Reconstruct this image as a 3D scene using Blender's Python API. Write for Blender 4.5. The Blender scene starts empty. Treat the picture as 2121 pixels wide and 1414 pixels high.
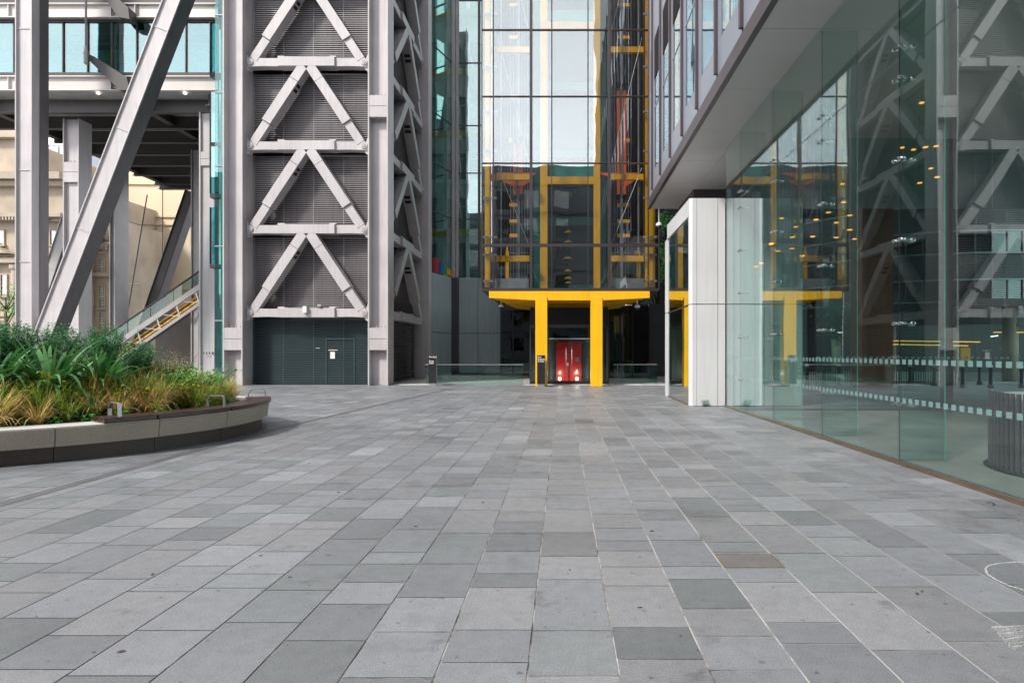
import bpy, bmesh, math, random
from mathutils import Vector, Matrix
random.seed(7)
R = math.radians
scn = bpy.context.scene
COL = scn.collection
# ------------------------------------------------------------------ camera
F, CX, CY, CH = 1350.0, 1165.0, 730.0, 1.7      # focal length in photo pixels, vanishing point, eye height
cam = bpy.data.cameras.new('camera'); camo = bpy.data.objects.new('camera', cam); COL.objects.link(camo)
cam.sensor_width = 36; cam.lens = F / 2121 * 36
cam.shift_x = -(CX - 1060.5) / 2121; cam.shift_y = (CY - 707) / 2121
cam.clip_end = 800; cam.clip_start = 0.05
camo.location = (0, 0, CH); camo.rotation_euler = (R(90), 0, 0)
scn.camera = camo
# ------------------------------------------------------------------ world, sun, exposure
SUN_EL, SUN_AZ = R(42), R(222)      # azimuth clockwise from +Y : behind and to the left of the camera
w = bpy.data.worlds.new('World'); scn.world = w; w.use_nodes = True
nt = w.node_tree; nt.nodes.clear()
N = nt.nodes.new; L = nt.links.new
out = N('ShaderNodeOutputWorld'); bg = N('ShaderNodeBackground'); sky = N('ShaderNodeTexSky')
sky.sky_type = 'NISHITA'; sky.sun_disc = False; sky.sun_elevation = SUN_EL; sky.sun_rotation = SUN_AZ
sky.air_density = 1.0; sky.dust_density = 2.5; sky.ozone_density = 1.0
tc = N('ShaderNodeTexCoord'); mp = N('ShaderNodeMapping'); mp.inputs['Scale'].default_value = (1, 1, 2.2)
no = N('ShaderNodeTexNoise'); no.inputs['Scale'].default_value = 1.7; no.inputs['Detail'].default_value = 7
no.inputs['Roughness'].default_value = 0.55
rp = N('ShaderNodeValToRGB'); rp.color_ramp.elements[0].position = 0.36; rp.color_ramp.elements[1].position = 0.56
rp.color_ramp.elements[0].color = (.45, .45, .45, 1)
mx = N('ShaderNodeMix'); mx.data_type = 'RGBA'; mx.inputs['B'].default_value = (1, 1, 1, 1)
L(tc.outputs['Generated'], mp.inputs['Vector']); L(mp.outputs['Vector'], no.inputs['Vector']); L(no.outputs['Fac'], rp.inputs['Fac'])
L(rp.outputs['Color'], mx.inputs['Factor']); L(sky.outputs['Color'], mx.inputs['A'])
sep = N('ShaderNodeSeparateXYZ'); L(tc.outputs['Generated'], sep.inputs[0])
hz = N('ShaderNodeMapRange'); hz.inputs['From Min'].default_value = 0; hz.inputs['From Max'].default_value = .75; hz.inputs['To Min'].default_value = 27; hz.inputs['To Max'].default_value = 8
L(sep.outputs['Z'], hz.inputs['Value']); cl = N('ShaderNodeVectorMath'); cl.operation = 'SCALE'; cl.inputs[0].default_value = (.985, .99, 1.03); L(hz.outputs['Result'], cl.inputs['Scale'])
L(cl.outputs['Vector'], mx.inputs['B']); L(mx.outputs['Result'], bg.inputs['Color']); bg.inputs['Strength'].default_value = 0.135; L(bg.outputs['Background'], out.inputs['Surface'])
sun = bpy.data.lights.new('sun', 'SUN'); sun.energy = 3.4; sun.angle = R(7); sun.color = (1, .95, .87)
suno = bpy.data.objects.new('sun', sun); COL.objects.link(suno); suno.location = (-20, -20, 40)
sd = Vector((math.sin(SUN_AZ) * math.cos(SUN_EL), math.cos(SUN_AZ) * math.cos(SUN_EL), math.sin(SUN_EL)))
suno.rotation_euler = sd.to_track_quat('Z', 'Y').to_euler()
scn.view_settings.view_transform = 'Standard'; scn.view_settings.look = 'None'
scn.view_settings.exposure = 0.24; scn.view_settings.gamma = 1
scn.render.engine = 'CYCLES'
scn.cycles.max_bounces = 9; scn.cycles.transparent_max_bounces = 28; scn.cycles.glossy_bounces = 4
scn.cycles.caustics_reflective = False; scn.cycles.caustics_refractive = False

def X(px, y): return (px - CX) * y / F
def Z(py, y): return CH - (py - CY) * y / F
# ------------------------------------------------------------------ materials
def newmat(name):
    m = bpy.data.materials.new(name); m.use_nodes = True; m.node_tree.nodes.clear(); return m
def mat(name, col, rough=.5, metal=0, var=.1, scale=1.5, bump=0., bscale=60, fine=0., fscale=150, coat=0., streak=0.):
    m = newmat(name); t = m.node_tree; n = t.nodes.new; l = t.links.new
    o = n('ShaderNodeOutputMaterial'); p = n('ShaderNodeBsdfPrincipled')
    p.inputs['Roughness'].default_value = rough; p.inputs['Metallic'].default_value = metal
    if coat: p.inputs['Coat Weight'].default_value = coat
    c = n('ShaderNodeTexCoord'); a = n('ShaderNodeTexNoise'); a.inputs['Scale'].default_value = scale; a.inputs['Detail'].default_value = 5
    l(c.outputs['Object'], a.inputs['Vector'])
    r = n('ShaderNodeMapRange'); r.inputs['To Min'].default_value = 1 - var; r.inputs['To Max'].default_value = 1 + var
    r.inputs['From Min'].default_value = .3; r.inputs['From Max'].default_value = .7
    l(a.outputs['Fac'], r.inputs['Value'])
    val = r.outputs['Result']
    if fine:
        b = n('ShaderNodeTexNoise'); b.inputs['Scale'].default_value = fscale; b.inputs['Detail'].default_value = 3
        l(c.outputs['Object'], b.inputs['Vector'])
        r2 = n('ShaderNodeMapRange'); r2.inputs['To Min'].default_value = 1 - fine; r2.inputs['To Max'].default_value = 1 + fine
        r2.inputs['From Min'].default_value = .35; r2.inputs['From Max'].default_value = .65
        l(b.outputs['Fac'], r2.inputs['Value'])
        mm = n('ShaderNodeMath'); mm.operation = 'MULTIPLY'; l(val, mm.inputs[0]); l(r2.outputs['Result'], mm.inputs[1]); val = mm.outputs[0]
    if streak:
        mp_ = n('ShaderNodeMapping'); mp_.inputs['Scale'].default_value = (5, 5, .22); b = n('ShaderNodeTexNoise'); b.inputs['Scale'].default_value = 1.6; b.inputs['Detail'].default_value = 6
        b.inputs['Roughness'].default_value = .62
        l(c.outputs['Object'], mp_.inputs['Vector']); l(mp_.outputs['Vector'], b.inputs['Vector'])
        r3 = n('ShaderNodeMapRange'); r3.inputs['From Min'].default_value = .36; r3.inputs['From Max'].default_value = .56; r3.inputs['To Min'].default_value = 1 - streak; r3.inputs['To Max'].default_value = 1.03
        l(b.outputs['Fac'], r3.inputs['Value']); mm = n('ShaderNodeMath'); mm.operation = 'MULTIPLY'; l(val, mm.inputs[0]); l(r3.outputs['Result'], mm.inputs[1]); val = mm.outputs[0]
    v = n('ShaderNodeVectorMath'); v.operation = 'SCALE'; v.inputs[0].default_value = col[:3]; l(val, v.inputs['Scale'])
    l(v.outputs['Vector'], p.inputs['Base Color'])
    rr = n('ShaderNodeMapRange'); rr.inputs['To Min'].default_value = max(0, rough - .08); rr.inputs['To Max'].default_value = min(1, rough + .08)
    l(a.outputs['Fac'], rr.inputs['Value']); l(rr.outputs['Result'], p.inputs['Roughness'])
    if bump:
        b = n('ShaderNodeTexNoise'); b.inputs['Scale'].default_value = bscale; b.inputs['Detail'].default_value = 4
        l(c.outputs['Object'], b.inputs['Vector']); bu = n('ShaderNodeBump'); bu.inputs['Strength'].default_value = bump; bu.inputs['Distance'].default_value = .02
        l(b.outputs['Fac'], bu.inputs['Height']); l(bu.outputs['Normal'], p.inputs['Normal'])
    l(p.outputs[0], o.inputs['Surface'])
    return m
def glass(name, tint, a=.06, p=3., wave=0., wscale=.5, dust=0.):
    m = newmat(name); t = m.node_tree; n = t.nodes.new; l = t.links.new
    o = n('ShaderNodeOutputMaterial'); mx = n('ShaderNodeMixShader'); tr = n('ShaderNodeBsdfTransparent'); gl = n('ShaderNodeBsdfGlossy')
    gl.inputs['Roughness'].default_value = 0; gl.inputs['Color'].default_value = (.88, .95, .965, 1); tr.inputs['Color'].default_value = (*tint, 1)
    lw = n('ShaderNodeLayerWeight'); lw.inputs['Blend'].default_value = .5
    pw = n('ShaderNodeMath'); pw.operation = 'POWER'; pw.inputs[1].default_value = p; l(lw.outputs['Facing'], pw.inputs[0])
    ma = n('ShaderNodeMath'); ma.operation = 'MULTIPLY_ADD'; ma.inputs[1].default_value = 1 - a; ma.inputs[2].default_value = a; l(pw.outputs[0], ma.inputs[0])
    l(ma.outputs[0], mx.inputs['Fac'])
    if wave:
        c = n('ShaderNodeTexCoord'); b = n('ShaderNodeTexNoise'); b.inputs['Scale'].default_value = wscale; b.inputs['Detail'].default_value = 1
        l(c.outputs['Object'], b.inputs['Vector']); bu = n('ShaderNodeBump'); bu.inputs['Strength'].default_value = 1; bu.inputs['Distance'].default_value = wave
        l(b.outputs['Fac'], bu.inputs['Height']); l(bu.outputs['Normal'], gl.inputs['Normal'])
    l(tr.outputs[0], mx.inputs[1]); l(gl.outputs[0], mx.inputs[2])
    l(mx.outputs[0], o.inputs['Surface']); return m
def emit(name, col, s):
    m = newmat(name); t = m.node_tree; o = t.nodes.new('ShaderNodeOutputMaterial'); e = t.nodes.new('ShaderNodeEmission')
    e.inputs['Color'].default_value = (*col, 1); e.inputs['Strength'].default_value = s; t.links.new(e.outputs[0], o.inputs['Surface']); return m
M = {}
M['steel'] = mat('painted steel', (.50, .472, .48), .42, 0, .08, .7, .03, 30, streak=.09)
M['steel_shade'] = mat('shade toned steel', (.12, .105, .115), .45, 0, .1, .7, streak=.2)  # same steel paint, darkened to carry the shade of the right-hand faces
M['steel_d'] = mat('weathered steel', (.36, .345, .345), .5, 0, .12, .9)
M['steel_beam'] = mat('bridge girder paint', (.60, .565, .535), .45, 0, .06, .8)
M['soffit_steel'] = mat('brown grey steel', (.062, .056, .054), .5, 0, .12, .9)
M['plank'] = mat('soffit boards', (.50, .50, .46), .6, 0, .1, 2)
M['louvre'] = mat('grey louvre', (.29, .27, .28), .45, 0, .1, .8, streak=.15)
M['louvre_t'] = mat('teal louvre', (.050, .085, .092), .4, 0, .12, .8)
M['black'] = mat('black paint', (.015, .014, .016), .4, 0, .1)
M['dark'] = mat('dark panel', (.03, .03, .034), .45, 0, .15, .8)
M['charcoal'] = mat('charcoal frame', (.042, .037, .042), .4, .2, .1)
M['yellow'] = mat('yellow paint', (.88, .46, .008), .36, 0, .07, .8, coat=.2, streak=.1)
M['orange'] = mat('orange paint', (.80, .13, .012), .4, 0, .06)
M['red'] = mat('red panel', (.75, .02, .025), .25, 0, .05, coat=.3)
M['white'] = mat('white cladding', (.62, .625, .64), .35, 0, .05, .6, coat=.15, streak=.04)
M['soffit'] = mat('pale soffit', (.60, .59, .58), .42, 0, .05, .5)
M['fascia'] = mat('purple brown metal', (.085, .065, .075), .38, .4, .12, .7)
M['span'] = mat('blue grey spandrel', (.26, .28, .33), .35, .2, .08, .5)
M['greypanel'] = mat('green grey panel', (.27, .335, .34), .35, 0, .08, .5, streak=.1)
M['greymetal'] = mat('grey metal', (.28, .31, .34), .4, .3, .1)
M['chrome'] = mat('polished steel', (.6, .6, .62), .12, 1, .03)
M['brushed'] = mat('brushed steel', (.42, .41, .40), .45, .8, .06)
M['bronze'] = mat('bronze channel', (.20, .14, .10), .4, .6, .2, 4)
M['granite'] = mat('pale granite', (.40, .34, .275), .7, 0, .10, 1.2, .25, 90, .30, 130)
M['granite_top'] = mat('granite coping', (.62, .60, .57), .65, 0, .06, 2, .1, 90, .12, 130)
M['granite_d'] = mat('dark granite', (.065, .044, .039), .55, 0, .2, 1.5, .1, 80, .25, 120)
M['wood'] = mat('oiled dark timber', (.048, .020, .016), .30, 0, .3, 6, .1, 40)
M['soil'] = mat('soil', (.035, .025, .018), .9, 0, .4, 3, .6, 20)
M['stone'] = mat('old portland stone', (.44, .37, .29), .8, 0, .18, .5, .3, 4)
M['stone_l'] = mat('cream limestone', (.74, .61, .44), .8, 0, .05, .3)
M['stone_dk'] = mat('sooty stone', (.10, .10, .105), .8, 0, .2, .3)
M['brick'] = mat('red brown brick', (.34, .11, .06), .7, 0, .2, .8)
M['brick_y'] = mat('stock brick', (.30, .17, .07), .8, 0, .25, 1.2, fine=.3, fscale=8)
M['floorpale'] = mat('pale entrance stone', (.68, .68, .64), .25, 0, .05, 1)
M['lobbyfloor'] = mat('lobby stone', (.38, .36, .335), .22, 0, .08, .5)
M['teal'] = mat('teal panel', (.015, .24, .20), .35, 0, .15, .8)
M['navy'] = mat('dark blue green wall', (.035, .062, .07), .4, 0, .2, .6)
M['interior'] = mat('white interior', (.72, .76, .75), .6, 0, .1, .6)
M['chalk'] = mat('chalk', (.75, .75, .75), .9, 0, .3, 30)
def chalkmat():
    m = newmat('chalk marks'); t = m.node_tree; n = t.nodes.new; l = t.links.new
    o = n('ShaderNodeOutputMaterial'); p = n('ShaderNodeBsdfDiffuse'); p.inputs['Color'].default_value = (.62, .63, .64, 1); tr = n('ShaderNodeBsdfTransparent'); ms = n('ShaderNodeMixShader')
    c = n('ShaderNodeTexCoord'); a = n('ShaderNodeTexNoise'); a.inputs['Scale'].default_value = 70; a.inputs['Detail'].default_value = 5
    r = n('ShaderNodeMapRange'); r.inputs['From Min'].default_value = .42; r.inputs['From Max'].default_value = .62; r.inputs['To Min'].default_value = .15; r.inputs['To Max'].default_value = .85
    l(c.outputs['Object'], a.inputs['Vector']); l(a.outputs['Fac'], r.inputs['Value']); l(r.outputs['Result'], ms.inputs['Fac'])
    l(tr.outputs[0], ms.inputs[1]); l(p.outputs[0], ms.inputs[2]); l(ms.outputs[0], o.inputs['Surface']); return m
M['chalk'] = chalkmat()
M['paper'] = mat('paper', (.8, .79, .74), .7, 0, .03)
M['stainfleck'] = mat('brown stain fleck', (.09, .045, .02), .7, 0, .3)
M['whiteplastic'] = mat('white plastic', (.75, .75, .75), .35, 0, .02)
M['dotwhite'] = mat('frosted dot', (.32, .41, .41), .6, 0, .03)
M['g_front'] = glass('facade glass', (.98, .99, .985), .17, 2.2, .007, .5)
M['g_side'] = glass('green facade glass', (.66, .88, .84), .20, 2.2, .007, .5)
M['g_strip'] = glass('strip glass', (.55, .80, .78), .07, 2.6, .01, .5)
M['g_mirror'] = glass('portal glass', (.4, .7, .65), .24, 1.4, .002, .5)
M['g_blue'] = glass('blue tinted glass', (.62, .86, .95), .16, 2.4, .006, .6)
M['sky_panel'] = mat('mirrored sky blue', (.34, .55, .66), .7, 0, .08, .6)  # pale blue stands in for sky mirrored in the windows
M['g_shop'] = glass('lobby glass', (.88, .95, .935), .032, 3.3, .003, .5)
M['g_fin'] = glass('fin glass', (.78, .91, .885), .04, 3.5)
M['g_bal'] = glass('balustrade glass', (.78, .90, .87), .04, 3.5)
M['g_dark'] = glass('dark glass', (.25, .30, .30), .10, 3, .01, .5)
M['g_bridge'] = glass('teal bridge glass', (.38, .84, .86), .20, 2.5, .01, .4)
M['g_window'] = glass('mirror window glass', (.30, .42, .48), .42, 2.0, .008, .6)
M['finedge'] = mat('glass edge', (.12, .42, .36), .15, 0, .05)
M['lamp_w'] = emit('warm lamp', (1, .36, .05), 2.6)
M['trail_glow'] = emit('amber trail glow', (1, .42, .10), 1.6)  # glow for the added bars that replace car light trails
M['lamp_c'] = emit('cool lamp', (.9, 1, .9), 2.5)
M['lamp_up'] = emit('warm uplight', (1, .62, .36), 5)
M['lamp_dn'] = emit('downlight', (1, .93, .8), 5)
M['litroom'] = emit('lit room', (1, .55, .14), .35)
def leafmat(name, c1, c2, rough=.45):
    m = newmat(name); t = m.node_tree; n = t.nodes.new; l = t.links.new
    o = n('ShaderNodeOutputMaterial'); p = n('ShaderNodeBsdfPrincipled'); p.inputs['Roughness'].default_value = rough
    g = n('ShaderNodeNewGeometry'); rp = n('ShaderNodeMix'); rp.data_type = 'RGBA'
    rp.inputs['A'].default_value = (*c1, 1); rp.inputs['B'].default_value = (*c2, 1)
    l(g.outputs['Random Per Island'], rp.inputs['Factor']); l(rp.outputs['Result'], p.inputs['Base Color'])
    tl = n('ShaderNodeBsdfTranslucent'); l(rp.outputs['Result'], tl.inputs['Color']); ms = n('ShaderNodeMixShader'); ms.inputs['Fac'].default_value = .25
    l(p.outputs[0], ms.inputs[1]); l(tl.outputs[0], ms.inputs[2]); l(ms.outputs[0], o.inputs['Surface']); return m
M['leaf_dark'] = leafmat('dark green leaf', (.025, .15, .045), (.13, .38, .15), .45)
M['leaf_strap'] = leafmat('strap leaf', (.025, .12, .025), (.17, .40, .13), .28)
M['leaf_bright'] = leafmat('bright green leaf', (.05, .32, .05), (.16, .52, .10), .35)
M['leaf_pale'] = leafmat('silver green leaf', (.26, .33, .18), (.55, .58, .38), .6)
M['grass_g'] = leafmat('green grass blade', (.10, .26, .03), (.38, .52, .08), .5)
M['grass_y'] = leafmat('straw grass blade', (.66, .38, .10), (.95, .76, .38), .6)
M['leaf_yel'] = leafmat('yellow leaf', (.55, .42, .02), (.26, .45, .04), .5)
M['stem'] = mat('stem', (.09, .06, .035), .8)
# paving: each slab keeps its own stone colour in a colour attribute
def pavmat():
    m = newmat('paving stone'); t = m.node_tree; n = t.nodes.new; l = t.links.new
    o = n('ShaderNodeOutputMaterial'); p = n('ShaderNodeBsdfPrincipled'); at = n('ShaderNodeAttribute'); at.attribute_name = 'stone'
    c = n('ShaderNodeTexCoord')
    def noise(s, d, lo, hi, f0=.3, f1=.7, ro=.5):
        a = n('ShaderNodeTexNoise'); a.inputs['Scale'].default_value = s; a.inputs['Detail'].default_value = d; a.inputs['Roughness'].default_value = ro; l(c.outputs['Object'], a.inputs['Vector'])
        r = n('ShaderNodeMapRange'); r.inputs['From Min'].default_value = f0; r.inputs['From Max'].default_value = f1
        r.inputs['To Min'].default_value = lo; r.inputs['To Max'].default_value = hi; l(a.outputs['Fac'], r.inputs['Value']); return a, r.outputs['Result']
    _, v1 = noise(.35, 5, .84, 1.12); a2, v2 = noise(95, 4, .70, 1.30, .35, .65, .7); _, v3 = noise(9, 9, .86, 1.12, .3, .7, .72); _, v4 = noise(1.9, 10, .60, 1, .29, .39, .66); _, v6 = noise(.55, 7, .70, 1, .30, .44, .62); _, v5 = noise(16, 2, .50, 1, .275, .31)
    cur = None
    for v in (v1, v2, v3, v4, v5, v6):
        if cur is None: cur = v; continue
        k = n('ShaderNodeMath'); k.operation = 'MULTIPLY'; l(cur, k.inputs[0]); l(v, k.inputs[1]); cur = k.outputs[0]
    vm = n('ShaderNodeVectorMath'); vm.operation = 'SCALE'; l(at.outputs['Color'], vm.inputs[0]); l(cur, vm.inputs['Scale']); l(vm.outputs['Vector'], p.inputs['Base Color'])
    _, rr = noise(3, 4, .36, .58); l(rr, p.inputs['Roughness'])
    bu = n('ShaderNodeBump'); bu.inputs['Strength'].default_value = .25; bu.inputs['Distance'].default_value = .004; l(a2.outputs['Fac'], bu.inputs['Height']); l(bu.outputs['Normal'], p.inputs['Normal'])
    l(p.outputs[0], o.inputs['Surface']); return m
M['paving'] = pavmat()
def jointmat():
    m = newmat('joint mortar'); t = m.node_tree; n = t.nodes.new; l = t.links.new
    o = n('ShaderNodeOutputMaterial'); p = n('ShaderNodeBsdfPrincipled'); p.inputs['Roughness'].default_value = .9
    c = n('ShaderNodeTexCoord'); a = n('ShaderNodeTexNoise'); a.inputs['Scale'].default_value = 2.2; a.inputs['Detail'].default_value = 9; a.inputs['Roughness'].default_value = .7
    sx = n('ShaderNodeSeparateXYZ'); l(c.outputs['Object'], sx.inputs[0]); l(c.outputs['Object'], a.inputs['Vector'])
    k = n('ShaderNodeMath'); k.operation = 'MULTIPLY_ADD'; k.inputs[1].default_value = .055; l(sx.outputs['X'], k.inputs[0]); l(a.outputs['Fac'], k.inputs[2])
    r = n('ShaderNodeValToRGB'); e = r.color_ramp.elements; e[0].position = .38; e[0].color = (.075, .06, .055, 1); e[1].position = .58; e[1].color = (.56, .54, .52, 1)
    l(k.outputs[0], r.inputs['Fac']); l(r.outputs['Color'], p.inputs['Base Color']); l(p.outputs[0], o.inputs['Surface']); return m
M['joint'] = jointmat()
# ------------------------------------------------------------------ mesh builder
ORG = {}
class MB:
    def __init__(s): s.v = []; s.f = []; s.mi = []; s.cur = 0
    def add(s, vs, fs):
        b = len(s.v); s.v += [tuple(p) for p in vs]; s.f += [tuple(i + b for i in f) for f in fs]; s.mi += [s.cur] * len(fs); return s
    def box(s, x0, x1, y0, y1, z0, z1):
        if x0 > x1: x0, x1 = x1, x0
        if y0 > y1: y0, y1 = y1, y0
        if z0 > z1: z0, z1 = z1, z0
        return s.add([(x0,y0,z0),(x1,y0,z0),(x1,y1,z0),(x0,y1,z0),(x0,y0,z1),(x1,y0,z1),(x1,y1,z1),(x0,y1,z1)],
                     [(0,3,2,1),(4,5,6,7),(0,1,5,4),(1,2,6,5),(2,3,7,6),(3,0,4,7)])
    def prism(s, poly, ax, a, b):
        n = len(poly)
        def P(u, v, k): return (u, k, v) if ax == 'y' else ((k, u, v) if ax == 'x' else (u, v, k))
        vs = [P(u, v, a) for u, v in poly] + [P(u, v, b) for u, v in poly]
        return s.add(vs, [tuple(range(n))[::-1], tuple(range(n, 2 * n))] + [(i, (i + 1) % n, n + (i + 1) % n, n + i) for i in range(n)])
    def beam(s, p, q, w, d, up=(0, 1, 0)):
        p = Vector(p); q = Vector(q); t = (q - p).normalized(); u = Vector(up); u = (u - t * u.dot(t)).normalized(); r = t.cross(u)
        vs = []
        for c in (p, q):
            for a, b in ((-1, -1), (1, -1), (1, 1), (-1, 1)): vs.append(c + r * (w / 2 * a) + u * (d / 2 * b))
        return s.add(vs, [(0,3,2,1),(4,5,6,7),(0,1,5,4),(1,2,6,5),(2,3,7,6),(3,0,4,7)])
    def tube(s, pts, r, n=8, r2=None):
        pts = [Vector(p) for p in pts]; vs = []; m = len(pts)
        for i, p in enumerate(pts):
            t = (pts[min(i + 1, m - 1)] - pts[max(i - 1, 0)]).normalized()
            a = Vector((0, 0, 1)) if abs(t.z) < .9 else Vector((1, 0, 0)); u = t.cross(a).normalized(); v = t.cross(u)
            rr = r if r2 is None else r + (r2 - r) * i / (m - 1)
            for k in range(n): vs.append(p + u * rr * math.cos(2 * math.pi * k / n) + v * rr * math.sin(2 * math.pi * k / n))
        fs = [(i * n + k, i * n + (k + 1) % n, (i + 1) * n + (k + 1) % n, (i + 1) * n + k) for i in range(m - 1) for k in range(n)]
        fs += [tuple(range(n))[::-1], tuple((m - 1) * n + k for k in range(n))]
        return s.add(vs, fs)
    def lathe(s, c, prof, n=16, ax='z'):
        vs = []; m = len(prof)
        for r, h in prof:
            for k in range(n):
                a = 2 * math.pi * k / n; u, v = r * math.cos(a), r * math.sin(a)
                o = (u, v, h) if ax == 'z' else ((u, h, v) if ax == 'y' else (h, u, v))
                vs.append((c[0] + o[0], c[1] + o[1], c[2] + o[2]))
        fs = [(i * n + k, i * n + (k + 1) % n, (i + 1) * n + (k + 1) % n, (i + 1) * n + k) for i in range(m - 1) for k in range(n)]
        fs += [tuple(range(n))[::-1], tuple((m - 1) * n + k for k in range(n))]
        return s.add(vs, fs)
    def build(s, name, m, parent=None, loc=None, bevel=0, smooth=False, fix=True):
        o_ = ORG[parent.name] if parent else Vector(loc or (0, 0, 0))
        me = bpy.data.meshes.new(name); me.from_pydata([(a - o_.x, b - o_.y, c - o_.z) for a, b, c in s.v], [], s.f)
        ms = m if isinstance(m, (list, tuple)) else [m]
        for k in ms: me.materials.append(M[k] if isinstance(k, str) else k)
        if len(ms) > 1: me.polygons.foreach_set('material_index', s.mi)
        if fix:
            bm = bmesh.new(); bm.from_mesh(me); bmesh.ops.recalc_face_normals(bm, faces=bm.faces); bm.to_mesh(me); bm.free()
        if smooth: me.polygons.foreach_set('use_smooth', [True] * len(me.polygons))
        me.update(); o = bpy.data.objects.new(name, me); COL.objects.link(o); ORG[o.name] = o_
        if parent: o.parent = parent
        else: o.location = o_
        if bevel:
            b = o.modifiers.new('bevel', 'BEVEL'); b.width = bevel; b.segments = 2; b.limit_method = 'ANGLE'
        return o
def tag(o, label=None, cat=None, group=None, kind=None):
    if label: o['label'] = label
    if cat: o['category'] = cat
    if group: o['group'] = group
    if kind: o['kind'] = kind
    return o
def thing(name, label, cat, loc=(0, 0, 0), group=None):
    o = bpy.data.objects.new(name, None); COL.objects.link(o); o.location = loc; ORG[o.name] = Vector(loc); o.empty_display_size = .3
    return tag(o, label, cat, group)
def struct(mb, name, m, **k): return tag(mb.build(name, m, **k), kind='structure')
def box(name, m, parent, *a, bevel=0): return MB().box(*a).build(name, m, parent, bevel=bevel)
def copy_tree(o, parent=None):
    c = o.copy(); COL.objects.link(c); c.parent = parent
    for ch in o.children: copy_tree(ch, c)
    return c
# ================================================================== GROUND
struct(MB().add([(-300,-200,-.012),(300,-200,-.012),(300,400,-.012),(-300,400,-.012)], [(0,1,2,3)]), 'ground', mat('far paving', (.22, .222, .232), .5, 0, .1, .6, fine=.15), fix=False)
struct(MB().add([(-19,-8,-.004),(5.1,-8,-.004),(5.1,34.2,-.004),(-19,34.2,-.004)], [(0,1,2,3)]), 'paving_joints', 'joint', fix=False)
def paving():
    v, f, cols = [], [], []; g = .0048
    W = .4865; x = -.186 - W * 38
    while x < 4.9:
        x1 = min(x + W, 5.1); y = -8 + random.random() * .5
        while y < 34:
            ln = random.choice((.3, .42, .42, .56, .56, .72, .72, .9)); y1 = min(y + ln, 34.2)
            b = len(v); v += [(x+g, y+g, 0), (x1-g, y+g, 0), (x1-g, y1-g, 0), (x+g, y1-g, 0)]; f.append((b, b+1, b+2, b+3))
            t = .238 * math.exp(random.gauss(0, .10)); h = random.random()
            c = (t*.94, t*.98, t*1.06) if h < .5 else ((t*.965, t*.98, t*1.035) if h < .85 else (t*.925, t*.985, t*1.035))
            if h > .93: c = tuple(k*.84 for k in c)
            if h < .08: c = tuple(k*1.17 for k in c)
            cols.append(c); y = y1
        x = x1
    me = bpy.data.meshes.new('paving'); me.from_pydata(v, [], f); me.materials.append(M['paving'])
    at = me.color_attributes.new('stone', 'FLOAT_COLOR', 'CORNER')
    flat = []
    for c in cols: flat += [c[0], c[1], c[2], 1] * 4
    at.data.foreach_set('color', flat)
    o = bpy.data.objects.new('paving', me); COL.objects.link(o); tag(o, kind='structure')
paving()
dr = [(-6.25,4),(-6.3,7.3),(-6.36,11),(-6.3,15.8),(-5.9,22),(-5.2,30.6)]
mb = MB()
for (xa, ya), (xb, yb) in zip(dr[:-1], dr[1:]): mb.add([(xa-.09,ya,.004),(xa+.09,ya,.004),(xb+.09,yb,.004),(xb-.09,yb,.004)], [(0,1,2,3)])
struct(mb, 'drain_channel', mat('drain stone', (.12,.115,.125), .5, 0, .2, 2, fine=.2), fix=False)
struct(MB().box(-8.9, 5.6, 34.25, 47.95, -.02, .035), 'entrance_floor', 'floorpale')
struct(MB().box(5.26, 30, -8, 19.7, -.02, .012), 'lobby_floor', 'lobbyfloor')
struct(MB().box(5.3, 30, 19.0, 19.68, .012, .02), 'entrance_mat', 'dark')
struct(MB().box(7, 60, 35.2, 35.4, -.01, .13), 'kerb', 'granite_top')
struct(MB().add([(7.2,24,-.006),(60,24,-.006),(60,35.2,-.006),(7.2,35.2,-.006)], [(0,1,2,3)]), 'road', mat('pale road', (.27,.30,.33), .45, 0, .1, .6, fine=.15), fix=False)
# ================================================================== CORE TOWER
tw = thing('core_tower', 'tall grey steel core tower with louvred walls and stacked triangular bracing', 'tower', (-13.3, 33.75, 0))
H = 32.
def column(root, x0, x1, y0, y1, z0, z1, plates=(), deep=.45, name='column', m='steel', t=.075):
    mb = MB(); mb.box(x0, x0+t, y0, y1, z0, z1); mb.box(x1-t, x1, y0, y1, z0, z1); mb.box(x0+t, x1-t, y0+deep, y0+deep+.08, z0, z1)
    o = mb.build(name, m, root, bevel=.008)
    for a, b in plates:
        mid = (a+b)/2
        mb = MB(); mb.box(x0+t+.002, x1-t-.002, y0+.012, y0+.09, a, mid-.012); mb.box(x0+t+.002, x1-t-.002, y0+.012, y0+.09, mid+.012, b); mb.box(x0+t+.002, x1-t-.002, y0+.09, y0+deep-.002, a, b)
        mb.build('splice_plate', m, o, bevel=.006)
        mb = MB()
        for k in range(4):
            xx = x0 + t + (x1-x0-2*t)*(k+.5)/4
            mb.lathe((xx, y0+.16, b), [(.035,0),(.035,.1),(.02,.11)], 8); mb.lathe((xx, y0+.22, a-.09), [(.035,0),(.035,.09)], 8)
        mb.build('bolt', 'steel_d', o)
    return o
PL = [(1.83, 2.98)]
cL = (-17.60, -16.57); cR = (-10.08, -9.03)
column(tw, cL[0], cL[1], 33.75, 34.88, 0, H, PL)
column(tw, cR[0], cR[1], 33.75, 34.88, 0, H, PL + [(13.9, 15.02), (26, 27.1)])
for (a, b) in (cL, cR): box('column', 'steel', tw, a-.06, b, 43.9, 45., 0, H, bevel=.01)
box('core_wall', 'dark', tw, -17.3, -10.325, 35.4, 44.8, 0, 75)
PITCH, Z0 = 4.37, 3.79
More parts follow.
